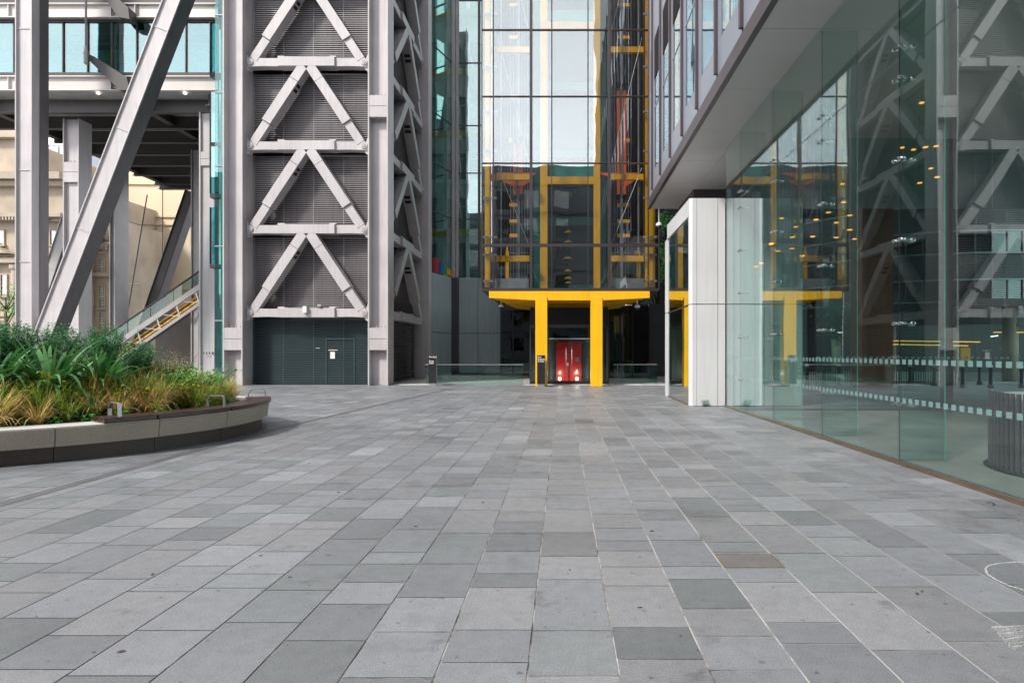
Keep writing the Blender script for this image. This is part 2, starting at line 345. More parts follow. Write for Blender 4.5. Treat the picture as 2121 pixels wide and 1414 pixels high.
# bays of louvres
def louvres(root, axis, u0, u1, plane, z0, z1, m, out=-1):
    mb = MB(); n = int((z1 - z0) / .112); d = .17 * -out
    for i in range(n):
        z = z0 + (i + .5) * (z1 - z0) / n
        pr = [(plane, z-.034), (plane + d, z+.005), (plane + d, z+.02), (plane, z+.016)]
        if axis == 'x':   # blades run along x, profile in y,z
            mb.prism(pr, 'x', u0, u1)
        else:             # blades run along y, profile in x,z
            mb.prism(pr, 'y', u0, u1)
    o = mb.build('louvre_panel', m, root)
    mb = MB()
    for k in range(5):
        u = u0 + (u1-u0)*k/4; hw = .03 if k in (0, 4) else .014
        if axis == 'x': mb.box(u-hw, u+hw, plane-.012, plane+.1, z0, z1)
        else: mb.box(plane+.012, plane-.1, u-hw, u+hw, z0, z1)
    mb.build('louvre_frame', m, o)
    mb = MB()
    if axis == 'x': mb.box(u0, u1, plane+.2, plane+.22, z0-.1, z1+.1)
    else: mb.box(plane-.22, plane-.2, u0, u1, z0-.1, z1+.1)
    mb.build('backing', 'black', o)
    return o
for k in range(-1, 6):
    za = 0.03 if k < 0 else Z0 + PITCH*k + .1; zb = Z0 + PITCH*(k+1) - .30
    m = 'louvre_t' if k < 0 else 'louvre'
    lo = louvres(tw, 'x', -16.53, -10.12, 34.9, za, zb, m)
    if k < 0:
        mb = MB(); xa, xb = X(675+1.5, 34.88), X(733, 34.88)
        xa = X(675, 34.88)
        for (p, q, r, s) in ((xa, xa+.04, .03, 2.4), (xb, xb+.04, .03, 2.4), (xa, xb+.04, 2.4, 2.44)): mb.box(p, q, 34.86, 34.95, r, s)
        mb.build('door_frame', 'louvre_t', lo)
        box('notice', 'paper', lo, X(684, 34.86), X(693.5, 34.86), 34.862, 34.885, Z(742.5, 34.86), Z(728.5, 34.86))
        box('label_strip', 'paper', lo, X(680, 34.86), X(699, 34.86), 34.862, 34.885, Z(725.6, 34.86), Z(724.3, 34.86))
        box('label_strip', 'paper', lo, X(654, 34.86), X(662, 34.86), 34.862, 34.885, Z(721.2, 34.86), Z(720.2, 34.86))
    louvres(tw, 'y', 34.95, 43.9, -10.1, za, zb, 'louvre' if k >= 0 else 'louvre')
def truss(root, P, uL, uR, k):
    """P(poly, f0, f1): extrude a (u,z) polygon from depth f0 to f1 (depth 0 = outermost)"""
    z = Z0 + PITCH * k; uc = (uL+uR)/2; half = (uR-uL)/2; h = .235
    c = P([(uL-.12, z-.25), (uL+.75, z-.22), (uL+1.55, z-.235), (uR-1.55, z-.235), (uR-.75, z-.22), (uR+.12, z-.25), (uR+.16, z), (uR+.05, z+.22), (uR-.9, z+.2), (uL+.9, z+.2), (uL-.05, z+.22), (uL-.16, z)], .12, .62).build('chord_beam', 'steel', root, bevel=.012)
    P([(uc-1.48, z-.25), (uc+1.48, z-.25), (uc+1.48, z+.24), (uc-1.48, z+.24)], 0, .64).build('beam_sleeve', 'steel', c, bevel=.012)
    for s, u in ((-1, uL), (1, uR)):
        P([(u + .17*math.cos(a*math.pi/8), z + .17*math.sin(a*math.pi/8)) for a in range(16)], .06, .2).build('pin', 'steel', c, bevel=.008)
        P([(u + .10*math.cos(a*math.pi/6), z + .10*math.sin(a*math.pi/6)) for a in range(12)], .035, .1).build('pin_cap', 'steel_d', c)
        P([(u + s*.22, z+.42), (u + s*.16, z+.42), (u - s*.06, z-.2), (u + s*.10, z-.42), (u + s*.22, z-.42)], .2, .5).build('gusset', 'steel', c)
    for s in (-1, 1):
        P([(uc+s*1.35-.2, z+.245), (uc+s*1.35+.2, z+.245), (uc+s*1.35+.16, z+.31), (uc+s*1.35-.16, z+.31)], .1, .5).build('floodlight', 'steel', c)
    # diagonals below this chord run down to the chord beneath
    if k > 0:
        zb = z - PITCH
        for s, u in ((-1, uL), (1, uR)):
            p = Vector((uc + s*.10, z-.12)); q = Vector((u - s*.14, zb+.1)); t = (q-p).normalized(); nrm = Vector((-t.y, t.x)); ln = (q-p).length
            def strip(a, b, w): A = p + t*ln*a; B = p + t*ln*b; return [tuple(A+nrm*w/2), tuple(B+nrm*w/2), tuple(B-nrm*w/2), tuple(A-nrm*w/2)]
            d = P(strip(.20, .73, .50), .0, .62).build('diagonal_brace', 'steel', root, bevel=.012)
            P(strip(-.005, .196, .50), .006, .616).build('brace_head', 'steel', d, bevel=.012)
            P(strip(.734, .99, .44), .10, .52).build('brace_foot', 'steel', d, bevel=.012)
            side = -s
            A = p + t*ln*.24 + nrm*0; B = p + t*ln*.31
            for f in (.215, .27):
                A = p + t*ln*f; B = p + t*ln*(f+.035)
                n2 = nrm if (nrm.x*s < 0) else -nrm
                P([tuple(A+n2*.24), tuple(B+n2*.24), tuple(B+n2*.258), tuple(A+n2*.258)], .12, .5).build('access_slot', 'black', d)
def Pfront(poly, f0, f1): return MB().prism(poly, 'y', 34.0+f0, 34.0+f1)
def Pside(poly, f0, f1): return MB().prism(poly, 'x', -9.28-f0, -9.28-f1)
for k in range(0, 7):
    truss(tw, Pfront, -16.36, -10.39, k)
    truss(tw, Pside, 35.1, 43.7, k)
# small boxes on the lowest chord
box('camera_box', 'whiteplastic', tw, X(629, 33.95), X(637, 33.95), 33.8, 33.99, Z(648, 33.9), Z(634, 33.9), bevel=.01)
box('camera_box', 'steel_d', tw, X(658, 33.95), X(666, 33.95), 33.9, 34.1, Z(637, 33.9)+.05, Z(632, 33.9)+.05, bevel=.01)
MB().tube([(X(660,34), 34.0, 4.06), (X(680,34), 34.0, 4.1), (X(672,34),34.0,4.2)], .015).build('cable', 'black', tw)
# narrow stair glazing to its left
sg = thing('stair_glazing', 'narrow dark teal glazed strip between the bolted column and the core tower', 'glazing', (-18.05, 34.6, 0))
zs = [0.1, 3.4, 7.35, 11.6, 15.5, 19.6, 23.6, 27.6, 31.6]
for a, b in zip(zs[:-1], zs[1:]):
    MB().box(-18.46, -17.64, 34.62, 34.64, a+.03, b-.03).build('glass_pane', 'g_strip', sg)
    MB().box(-18.46, -17.64, 34.58, 34.70, b-.03, b+.03).build('transom', 'greymetal', sg)
box('backing_wall', 'teal', sg, -18.4, -17.66, 35.1, 36.8, 0, 31.6)
sg2 = thing('glass_screen', 'stacked light teal glass screen panels bracketed beside the bolted column', 'glazing', (-19.4, 36.2, 6))
for a, b in ((10.5, 13.3), (13.36, 16.15), (6.6, 9.75), (17.2, 20)):
    MB().box(-19.52, -19.12, 36.15, 36.2, a, b).build('glass_pane', 'g_bridge', sg2)
    MB().box(-19.55, -19.52, 36.1, 36.25, a, b).build('edge_frame', 'black', sg2)
    MB().box(-19.55, -18.9, 36.12, 36.6, a-.22, a-.02).build('bracket', 'charcoal', sg2)
box('backing_wall', 'interior', sg2, -19.5, -19.1, 37.0, 37.1, 5, 20)
# ================================================================== STEEL FRAME AND BRIDGE (left)
fr = thing('steel_frame', 'huge pale grey steel columns and diagonal braces standing behind the planter', 'steel frame', (-28, 33.75, 0))
def megacol(x0, wd, y0, dp, z1, m='steel', z0=0):
    t = .06; mb = MB()
    mb.box(x0, x0+t, y0, y0+dp, z0, z1); mb.box(x0+wd-t*1.6, x0+wd, y0, y0+dp, z0, z1); mb.box(x0+t, x0+wd-t*1.6, y0+.14, y0+.2, z0, z1)
    o = mb.build('column', m, fr, bevel=.01)
    box('shade_panel', 'steel_shade', o, x0+wd+.002, x0+wd+.03, y0+.5, y0+dp, z0, z1)  # added plate with the column's side shade in its colour
    mb = MB()
    for zz in (6.4, 11.15, 18.5, 24): mb.box(x0+t, x0+wd-.1, y0+.10, y0+.138, zz, zz+.05)
    mb.build('stiffener', m, o); return o
megacol(-28.36, .88, 33.75, 1.08, 30)
def brace(p, q, wd, dp, m, parent=fr, y=None):
    p = Vector(p); q = Vector(q); t = (q-p).normalized(); r = t.cross(Vector((0,1,0))).normalized()
    if r.x < 0: r = -r
    Y = Vector((0,1,0)); mb = MB()
    mb.beam(p - r*(wd/2-.03) + Y*dp/2, q - r*(wd/2-.03) + Y*dp/2, .06, dp); mb.beam(p + r*(wd/2-.03) + Y*dp/2, q + r*(wd/2-.03) + Y*dp/2, .06, dp)
    mb.beam(p + Y*.13, q + Y*.13, wd-.121, .06)
    o = mb.build('diagonal_brace', m, parent, bevel=.008)
    MB().beam(p + r*(wd/2+.012) + Y*(dp/2+.03), q + r*(wd/2+.012) + Y*(dp/2+.03), .02, dp-.06).build('shade_panel', 'steel_shade', o)  # shade along the brace's right side, painted on a thin plate
    mb = MB(); ln = (q-p).length; k = 3.0
    while k < ln: mb.beam(p+t*k+Y*.08, p+t*(k+.05)+Y*.08, wd-.125, .04); k += 5.6
    mb.build('stiffener', m, o); return o
brace((-27.96, 33.75, 0.0), (-17.7, 33.75, 26.65), .90, 1.0, 'steel')
# rear columns
column(fr, X(130, 39), X(163, 39), 39, 40.1, 0, 15.7, [(11.9, 13.1)], .2, t=.06)
column(fr, X(412, 38), X(444, 38), 38.0, 38.6, 0, 15.7, [(12.6, 13.4)], .12, t=.09)
mb = MB()
for k in range(4): mb.lathe((X(421+6*k, 37.9), 37.95, Z(733, 38)), [(.03, 0), (.03, .12)], 6)
mb.build('bolt', 'charcoal', fr)
column(fr, X(395, 46), X(411, 46), 46, 46.6, 0, 16, (), .1, m='steel_d')
column(fr, X(226, 50), X(238, 50), 50, 51.6, 0, 15.8, (), .2, m='steel_d')
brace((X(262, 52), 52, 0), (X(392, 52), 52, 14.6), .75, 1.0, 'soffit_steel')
brace((X(75, 46), 46, Z(640, 46)), (X(165, 46), 46, Z(370, 46)), .8, 1., 'steel_d')
for p, q, r in (((X(305,55),55,15),(X(248,55),55,1),.05), ((X(337,54),54,15.4),(X(337,54),54,5.2),.035), ((X(240,55),55,Z(450,55)),(X(289,55),55,Z(466,55)),.035), ((X(289,55),55,Z(466,55)),(X(332,55),55,Z(467,55)),.035), ((X(246,55),55,Z(585,55)),(X(270,55),55,Z(589,55)),.03), ((X(270,55),55,Z(589,55)),(X(290,55),55,Z(589,55)),.03)):
    MB().tube([p, q], r, 8).build('tie_rod', 'charcoal', fr)
MB().tube([(X(178, 36), 36, Z(98, 36)), (X(178, 36), 36, 30)], .055, 10).build('hanger_rod', 'steel_d', fr, smooth=True)
MB().lathe((X(178, 36), 36, Z(134, 36)), [(.05, 0), (.11, .06), (.11, .55), (.125, .56), (.125, .62), (.11, .64), (.06, 1.05)], 12).build('rod_socket', 'steel_d', fr)
for poly, yy in (([(183,112),(196,118),(262,160),(268,187),(248,187),(185,126)], 36.3), ([(214,-6),(240,-6),(265,16),(268,40),(246,36)], 36.3)):
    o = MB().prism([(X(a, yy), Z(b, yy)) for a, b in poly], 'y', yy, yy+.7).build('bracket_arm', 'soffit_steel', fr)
br = thing('glazed_bridge', 'glazed bridge storey with pale girders and teal windows spanning above the open undercroft', 'bridge', (-28, 37, 16.5))
XB0, XB1 = -42., -19.62
def girder(z0, z1):
    mb = MB(); mb.box(XB0, XB1, 37.12, 37.18, z0, z1); mb.box(XB0, XB1, 36.95, 37.3, z1-.05, z1+.02); mb.box(XB0, XB1, 36.95, 37.3, z0-.03, z0+.03)
    o = mb.build('girder', 'steel_beam', br, bevel=.006)
    for px in (-120, 20, 232, 282):
        x = X(px, 37.1); box('girder_rib', 'steel_beam', o, x-.02, x+.02, 36.98, 37.12, z0+.03, z1-.05)
    mb = MB()
    for px in (232, 282):
        for k in range(5): mb.lathe((X(px+3, 37.05), 37.04, z0+.12+k*.15), [(.03, 0), (.03, .07)], 8, 'y')
    mb.build('girder_bolt', 'charcoal', o)
girder(16.58, 17.38); girder(20.72, 21.5)
for a, b in ((17.42, 17.68), (20.56, 20.68), (21.54, 21.9)): box('sill_band', 'charcoal', br, XB0, XB1, 37.2, 37.4, a, b)
mx_ = [X(129 + 51.0*i, 37.2) for i in range(-6, 7)]; mx_ = [x for x in mx_ if XB0 < x < XB1-.1] ; mx_ = [XB0] + mx_ + [XB1]
for (z0, z1) in ((17.68, 20.56), (21.9, 24.8)):
    for a, b in zip(mx_[:-1], mx_[1:]):
        MB().box(a+.03, b-.03, 37.3, 37.33, z0, z1).build('window', 'g_bridge', br)
        MB().box(b-.03, b+.03, 37.22, 37.36, z0, z1).build('mullion', 'charcoal', br)
    mb = MB()
    for k in range(1, 5): mb.box(XB0, XB1, 37.42, 37.45, z0+(z1-z0)*k/5, z0+(z1-z0)*k/5+.015)
    mb.build('blind_rail', 'greymetal', br)
box('rear_wall', 'interior', br, XB0, XB1, 41, 41.1, 17.5, 25)
mb = MB()
for i in range(9): mb.box(XB0+1+i*2.5, XB0+1.5+i*2.5, 40.6, 40.75, 17.7, 20.5)
mb.build('inner_post', 'yellow', br)
mb = MB(); mb.box(XB0, XB1, 40.4, 40.7, 17.8, 18.5); mb.build('inner_beam', 'yellow', br)
mb = MB()   # boarded soffit, joints left open
def boards(xa, xb, ya, yb):
    x = xa
    while x < xb: mb.box(x+.012, min(x+.62, xb)-.012, ya, yb, 16.50, 16.55); x += .62
boards(-34, XB1, 37.3, 55); boards(XB0, -34.02, 37.3, 43.2)
mb.build('soffit_board', 'plank', br)
box('floor_deck', 'dark', br, -34, XB1, 37.3, 55, 16.56, 17.4); box('floor_deck', 'dark', br, XB0, -34.01, 37.3, 43.2, 16.56, 17.4)
box('roof_deck', 'dark', br, XB0, XB1, 37.45, 55, 20.7, 21.4); box('roof_deck', 'dark', br, XB0, XB1, 37.45, 55, 24.9, 25.3)
def ibeam(p, q, z0, z1, fl, along):
    mb = MB()
    if along == 'x':
        y = p[1]; mb.box(p[0], q[0], y-.02, y+.02, z0, z1); mb.box(p[0], q[0], y-fl/2, y+fl/2, z0-.04, z0)
    else:
        x = p[0]; mb.box(x-.02, x+.02, p[1], q[1], z0, z1); mb.box(x-fl/2, x+fl/2, p[1], q[1], z0-.04, z0)
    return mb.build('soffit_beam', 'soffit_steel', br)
for i in range(7):
    y = 38.2 + 2.7*i; ibeam((XB0 if y < 43.5 else -34, y), (XB1, y), 15.74, 16.49, .34, 'x')
for x in (-24.4, -33.6, -20.3): ibeam((x, 37.4), (x, 55), 15.9, 16.49, .42, 'y')
ibeam((-40, 37.4), (-40, 43), 15.9, 16.49, .42, 'y'); ibeam((-34, 55), (XB1, 55), 15.5, 16.49, .5, 'x')
for px, py in ((203, 193), (383, 193), (117, 234)):
    y = (16.5-1.7)*F/(CY-py); MB().lathe((X(px, y), y, 16.46), [(.09, 0), (.09, .03)], 12).build('downlight', 'lamp_dn', br)
# ================================================================== ESCALATOR
es = thing('escalator', 'grey outdoor escalator with yellow inner works rising to the right under the bridge', 'escalator', (-33, 46, 0))
sl = (6.6-3.06)/(X(440,46)-X(290,46)); xs0 = X(290,46)-3.0/sl; xs1 = -23.5
def ez(x, off): return 3.06 + (x - X(290, 46))*sl + off
def eprism(o0, o1, y0, y1, xa=xs0, xb=xs1): return MB().prism([(xa, ez(xa, o0)), (xb, ez(xb, o0)), (xb, ez(xb, o1)), (xa, ez(xa, o1))], 'y', y0, y1)
eprism(.0, .42, 45.6, 45.7).build('upper_stringer', 'steel_d', es); eprism(-1.12, -.86, 45.6, 45.7).build('lower_stringer', 'steel_d', es)
eprism(-.3, -.18, 45.9, 46.0).build('inner_rail', 'yellow', es); eprism(-.62, -.48, 45.9, 46.0).build('inner_rail', 'yellow', es); eprism(-.84, -.74, 45.95, 46.05).build('inner_rail', 'yellow', es)
eprism(-.86, .0, 46.5, 46.6).build('inner_panel', 'charcoal', es)
mb = MB(); x = xs0+.6
while x < xs1: mb.beam((x, 45.66, ez(x, -.9)), (x-.25, 45.66, ez(x-.25, .02)), .09, .06); mb.beam((x, 45.66, ez(x, -.9)), (x-1.2, 45.66, ez(x-1.2, .02)), .05, .05); x += 1.35
mb.build('truss_web', 'steel', es)
eprism(.42, 1.25, 45.64, 45.66).build('glass_side', 'g_bal', es); eprism(1.24, 1.34, 45.58, 45.72).build('handrail', 'black', es)
mb = MB(); x = xs0+.5
while x < xs1: mb.tube([(x, 45.65, ez(x, .4)), (x, 45.65, ez(x, 1.3))], .02, 6); x += 1.6
mb.build('handrail_post', 'black', es)
uw = thing('understair_wall', 'dark brown wall in shade under the escalator', 'wall', (-27, 49, 0))
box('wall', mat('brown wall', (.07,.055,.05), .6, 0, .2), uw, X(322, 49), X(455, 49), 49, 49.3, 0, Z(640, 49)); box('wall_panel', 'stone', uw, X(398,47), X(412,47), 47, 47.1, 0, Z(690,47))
# ================================================================== BACKGROUND BUILDINGS, LEFT
def window(root, x0, x1, y, z0, z1, fm='stone', bars=True):
    mb = MB(); t = .09
    for a in ((x0-t, x0, z0-t, z1+t), (x1, x1+t, z0-t, z1+t), (x0, x1, z1, z1+t)): mb.box(a[0], a[1], y-.12, y+.02, a[2], a[3])
    mb.box(x0-.2, x1+.2, y-.25, y+.02, z0-.25, z0-t)
    f = mb.build('window', fm, root); MB().box(x0, x1, y-.03, y-.01, z0, z1).build('pane', 'g_window', f)
    if bars:
        mb = MB(); mb.box(x0, x1, y-.07, y-.03, (z0+z1)/2-.04, (z0+z1)/2+.04)
        for k in (1, 2): mb.box(x0+(x1-x0)*k/3-.02, x0+(x1-x0)*k/3+.02, y-.06, y-.03, z0, z1)
        for k in (1, 2, 3, 5, 6, 7): mb.box(x0, x1, y-.06, y-.03, z0+(z1-z0)*k/8-.015, z0+(z1-z0)*k/8+.015)
        mb.build('glazing_bar', 'paper', f)
bk = thing('stone_bank', 'ornate cream stone classical building with cornices and pediment seen past the columns', 'building', (-52, 58, 0))
box('wall', 'stone', bk, -75, X(130, 58), 58, 72, 0, 17.2)
for z, o, h in ((4.2, .5, .5), (9.6, .7, .45), (13.6, .9, .35), (16.9, 1.1, .6)): box('cornice', 'stone', bk, -75, X(132, 58)+o*.4, 58-o, 58.02, z, z+h)
for z, o, h in ((4.9, .3, .2), (10.15, .35, .2), (13.3, .45, .28), (16.4, .6, .45)): box('moulding', 'stone', bk, -75, X(132, 58)+o*.3, 58-o, 58.02, z, z+h)
mb = MB()
for i in range(60):
    x = -62 + i*.28
    if x < X(130, 58): mb.box(x, x+.14, 57.1, 57.5, 13.32, 13.58)
mb.build('dentil', 'stone', bk)
for px in (4, 66, 112): window(bk, X(px-6, 58), X(px+5, 58), 58, Z(505, 58), Z(478, 58), bars=False)
for px in (10, 108): window(bk, X(px-6, 58), X(px+5, 58), 58, Z(610, 58), Z(570, 58), bars=False)
MB().prism([(-60, 10.4), (-48.5, 10.4), (-54.2, 13.3)], 'y', 56.9, 58).build('pediment', 'stone', bk)
for x in (-51.5, -48.2, -45.6): MB().lathe((x, 57.5, 0), [(.55, 0), (.5, .3), (.42, .4), (.36, 8.9), (.5, 9.1), (.5, 9.4)], 14).build('column', 'stone', bk)
box('upper_storey', 'stone', bk, -75, -50, 60, 70, 17.2, 21.5); box('cornice', 'stone', bk, -75, -49.6, 59.3, 60, 21.3, 22)
ts = thing('sash_window_house', 'pale stone house with white sash windows and curved gable between the steel columns', 'building', (-46, 62, 0))
xa, xb = X(176, 62), X(233, 62)
box('wall', 'stone', ts, xa-3, xb, 62, 70, 0, 14.5)
for z in (8.9, 12.6): box('cornice', 'stone', ts, xa-3, xb+.3, 61.5, 62.02, z, z+.35)
MB().prism([(X(186,61.6), 12.9)] + [(X(206,61.6)+1.0*math.cos(a), 12.9+1.3*math.sin(a)) for a in [math.pi*(1-k/10) for k in range(11)]], 'y', 61.4, 62).build('gable', 'stone', ts)
for px in (190, 212):
    for (a, b) in ((592, 636), (537, 568), (490, 520), (648, 690)): window(ts, X(px-5, 62), X(px+5, 62), 62, Z(b, 62), Z(a, 62), 'stone')
mb = MB(); random.seed(3)
for i in range(40): a = random.uniform(X(186,61.6), X(222,61.6)); mb.lathe((a, 61.7, random.uniform(11.3, 12.5)), [(.05,0),(random.uniform(.1,.25),.12),(.05,.3)], 7)
mb.build('carving', 'stone', ts)
cw = thing('limestone_block', 'large plain cream limestone wall in sunlight behind the tie rods', 'building', (-44, 72, 0))
pts = [(X(226, 71), 71), (X(300, 71), 71.3), (X(420, 71), 71.6), (X(470,71), 71.8)]
mb = MB()
for (ax_, ay_), (bx_, by_) in zip(pts[:-1], pts[1:]): mb.add([(ax_,ay_,0),(bx_,by_,0),(bx_,by_,27),(ax_,ay_,27),(ax_,ay_+8,0),(bx_,by_+8,0),(bx_,by_+8,27),(ax_,ay_+8,27)], [(0,1,2,3),(5,4,7,6),(4,0,3,7),(1,5,6,2),(3,2,6,7)])
mb.build('wall', 'stone_l', cw)
for z, t in ((Z(450,72), .28), (Z(467,72), .2), (Z(385,72), .12), (Z(600, 72), .1)):
    mb = MB()
    for (ax_, ay_), (bx_, by_) in zip(pts[:-1], pts[1:]): mb.beam((ax_, ay_-.05, z), (bx_, by_-.05, z), .3, t, (0,0,1))
    mb.build('string_course', 'stone_l', cw)
box('flat_panel', 'stone', cw, X(243, 71), X(258, 71), 71.1, 71.3, Z(445, 71), Z(385, 71))
bg_ = thing('blue_glass_tower', 'distant teal glazed office rising above the brick gable far left', 'building', (-78, 92, 0))
box('wall', 'greymetal', bg_, -95, -69, 92, 102, 0, 31)
for i in range(14):
    for j in range(4): MB().box(-95+i*1.85+.1, -95+i*1.85+1.7, 91.9, 91.95, 22.2+j*2.2, 24.1+j*2.2).build('window', 'g_window', bg_)
bq = thing('brick_gable', 'yellow brown stock brick wall behind the left steel column', 'building', (-70, 84, 0))
box('wall', 'brick_y', bq, -80, X(133, 84), 84, 90, 0, Z(335, 84)); box('coping', 'stone', bq, -80, X(134, 84), 83.8, 84.3, Z(335, 84), Z(333, 84)+.1)
dm = thing('glass_dome_roof', 'pale blue curved glazed roof above the classical building', 'roof', (-60, 66, 0))
mb = MB(); n_ = 12
prof = [(X(60, 66)+i*(X(150, 66)-X(60, 66))/n_, Z(350 + 62*(i/n_)**1.7, 66)) for i in range(n_+1)]
mb.prism(prof + [(prof[-1][0], 10), (prof[0][0], 10)], 'y', 66, 74); mb.build('roof_shell', mat('pale blue glazing', (.45,.55,.62), .2, .2, .1), dm)
mb = MB()
for p, q in zip(prof[:-1], prof[1:]): mb.beam((p[0], 65.95, p[1]-.1), (q[0], 65.95, q[1]-.1), .2, .1)
for i in range(1, n_): mb.beam((prof[i][0], 65.95, prof[i][1]), (prof[i][0]-.6, 65.95, 10), .08, .08)
mb.build('roof_rib', 'white', dm)
# ================================================================== LIFT TOWER (centre)
lt = thing('lift_tower', 'glass lift tower box with yellow and orange lift frames on two yellow legs', 'tower', (.4, 33, 0))
YF = 33.0
zt = [4.88, 7.13, 11.28, 14.66, 18.03, 21.4, 24.8, 28.2, 31.6]
xm = [-4.08, -3.50, -1.59, -.54, 1.295, 2.37, 4.35, 4.89]
for i in range(7):
    for j in range(8):
        MB().box(xm[i]+.03, xm[i+1]-.03, YF+.03, YF+.055, zt[j]+.05, zt[j+1]-.03).build('glass_pane', 'g_front', lt)
for i, x in enumerate(xm):
    wd = {2: .07, 5: .07}.get(i, .022)
    MB().box(x-wd, x+wd, YF-.04, YF+.14, zt[0], zt[-1]).build('mullion', 'charcoal', lt)
for j, z in enumerate(zt):
    h = .075 if j in (0, 1) else .022
    MB().box(xm[0], xm[-1], YF-.035, YF+.13, z-h, z+h).build('transom', 'charcoal', lt)
YB = 42.4
for x in (xm[0], xm[-1]):
    for j in range(8): MB().box(x-.012, x+.012, YF+.15, YB-.05, zt[j]+.05, zt[j+1]-.03).build('side_pane', 'g_front', lt)
box('base_soffit', 'dark', lt, xm[0], xm[-1], YF+.14, YB, 4.80, 4.94)
box('rear_wall', 'navy', lt, -1.5, 2.3, 38.4, 38.5, 4.94, 32); 
mb = MB()
for i in range(15):
    for (a, b) in ((-4.0, -1.6), (2.4, 4.8)):
        x = a + (b-a)*i/14; mb.box(x-.03, x+.03, 37.2, 37.32, 4.94, 32)
mb.build('rear_rib', 'charcoal', lt)
for a, b in ((-4.05, -1.5), (2.3, 4.86)): box('shaft_wall', 'dark', lt, a, b, 37.5, 37.6, 4.94, 32)
mb = MB()
for i in range(7):
    x = -1.55 + i*.055; mb.lathe((x, 35.7, 4.95), [(.03, 0), (.03, 27)], 6)
    x = 2.02 + i*.055; mb.lathe((x, 35.7, 4.95), [(.03, 0), (.03, 27)], 6)
mb.build('teal_cladding', 'teal', lt)
box('teal_wall', 'teal', lt, -1.58, -1.2, 35.73, 38.3, 4.95, 32); box('teal_wall', 'teal', lt, 2.0, 2.36, 35.73, 38.3, 4.95, 32)
for z in (11.15, 19.5, 28): box('teal_beam', 'teal', lt, -1.2, 2.0, 35.35, 35.75, z, z+.75)
# yellow portal frames behind the middle bay
for a, b in ((X(1119, 35), X(1134, 35)), (X(1229.5, 35), X(1243, 35))): box('yellow_post', 'yellow', lt, a, b, 34.9, 35.2, 4.95, 32)
for z in (10.72, 19.0, 27.5): box('yellow_crossbeam', 'yellow', lt, X(1134, 35)+.002, X(1229.5, 35)-.002, 34.9, 35.2, z, z+.40)
for z, r in ((10.35, .34), (8.3, .22), (7.75, .26), (6.85, .27), (6.15, .24), (5.75, .24), (5.5, .2)):
    o = MB().lathe((X(1177, 36), 36, z), [(.03, .16), (r*.6, .10), (r, .02), (r, 0), (r*.5, .04)], 20).build('pendant_lamp', mat('brass shade', (.45, .30, .03), .4, .3), lt)
for z in (5.5, 9.4, 13.3, 17.2, 21.1): box('landing_edge', 'teal', lt, -1.15, 1.98, 37.6, 37.75, z-.35, z+.1)
def pulley(c, r, m='yellow'):
    mb = MB(); n = 20
    mb.lathe(c, [(r, 0), (r, .05), (r*.78, .05), (r*.78, 0), (r, 0)], n, 'y')
    for k in range(6):
        a = math.pi*k/3; mb.beam((c[0]+r*.2*math.cos(a), c[1]+.025, c[2]+r*.2*math.sin(a)), (c[0]+r*.8*math.cos(a), c[1]+.025, c[2]+r*.8*math.sin(a)), .035, .04)
    mb.lathe(c, [(r*.26, 0), (r*.26, .07)], 12, 'y')
    return mb.build('pulley', m, lt)
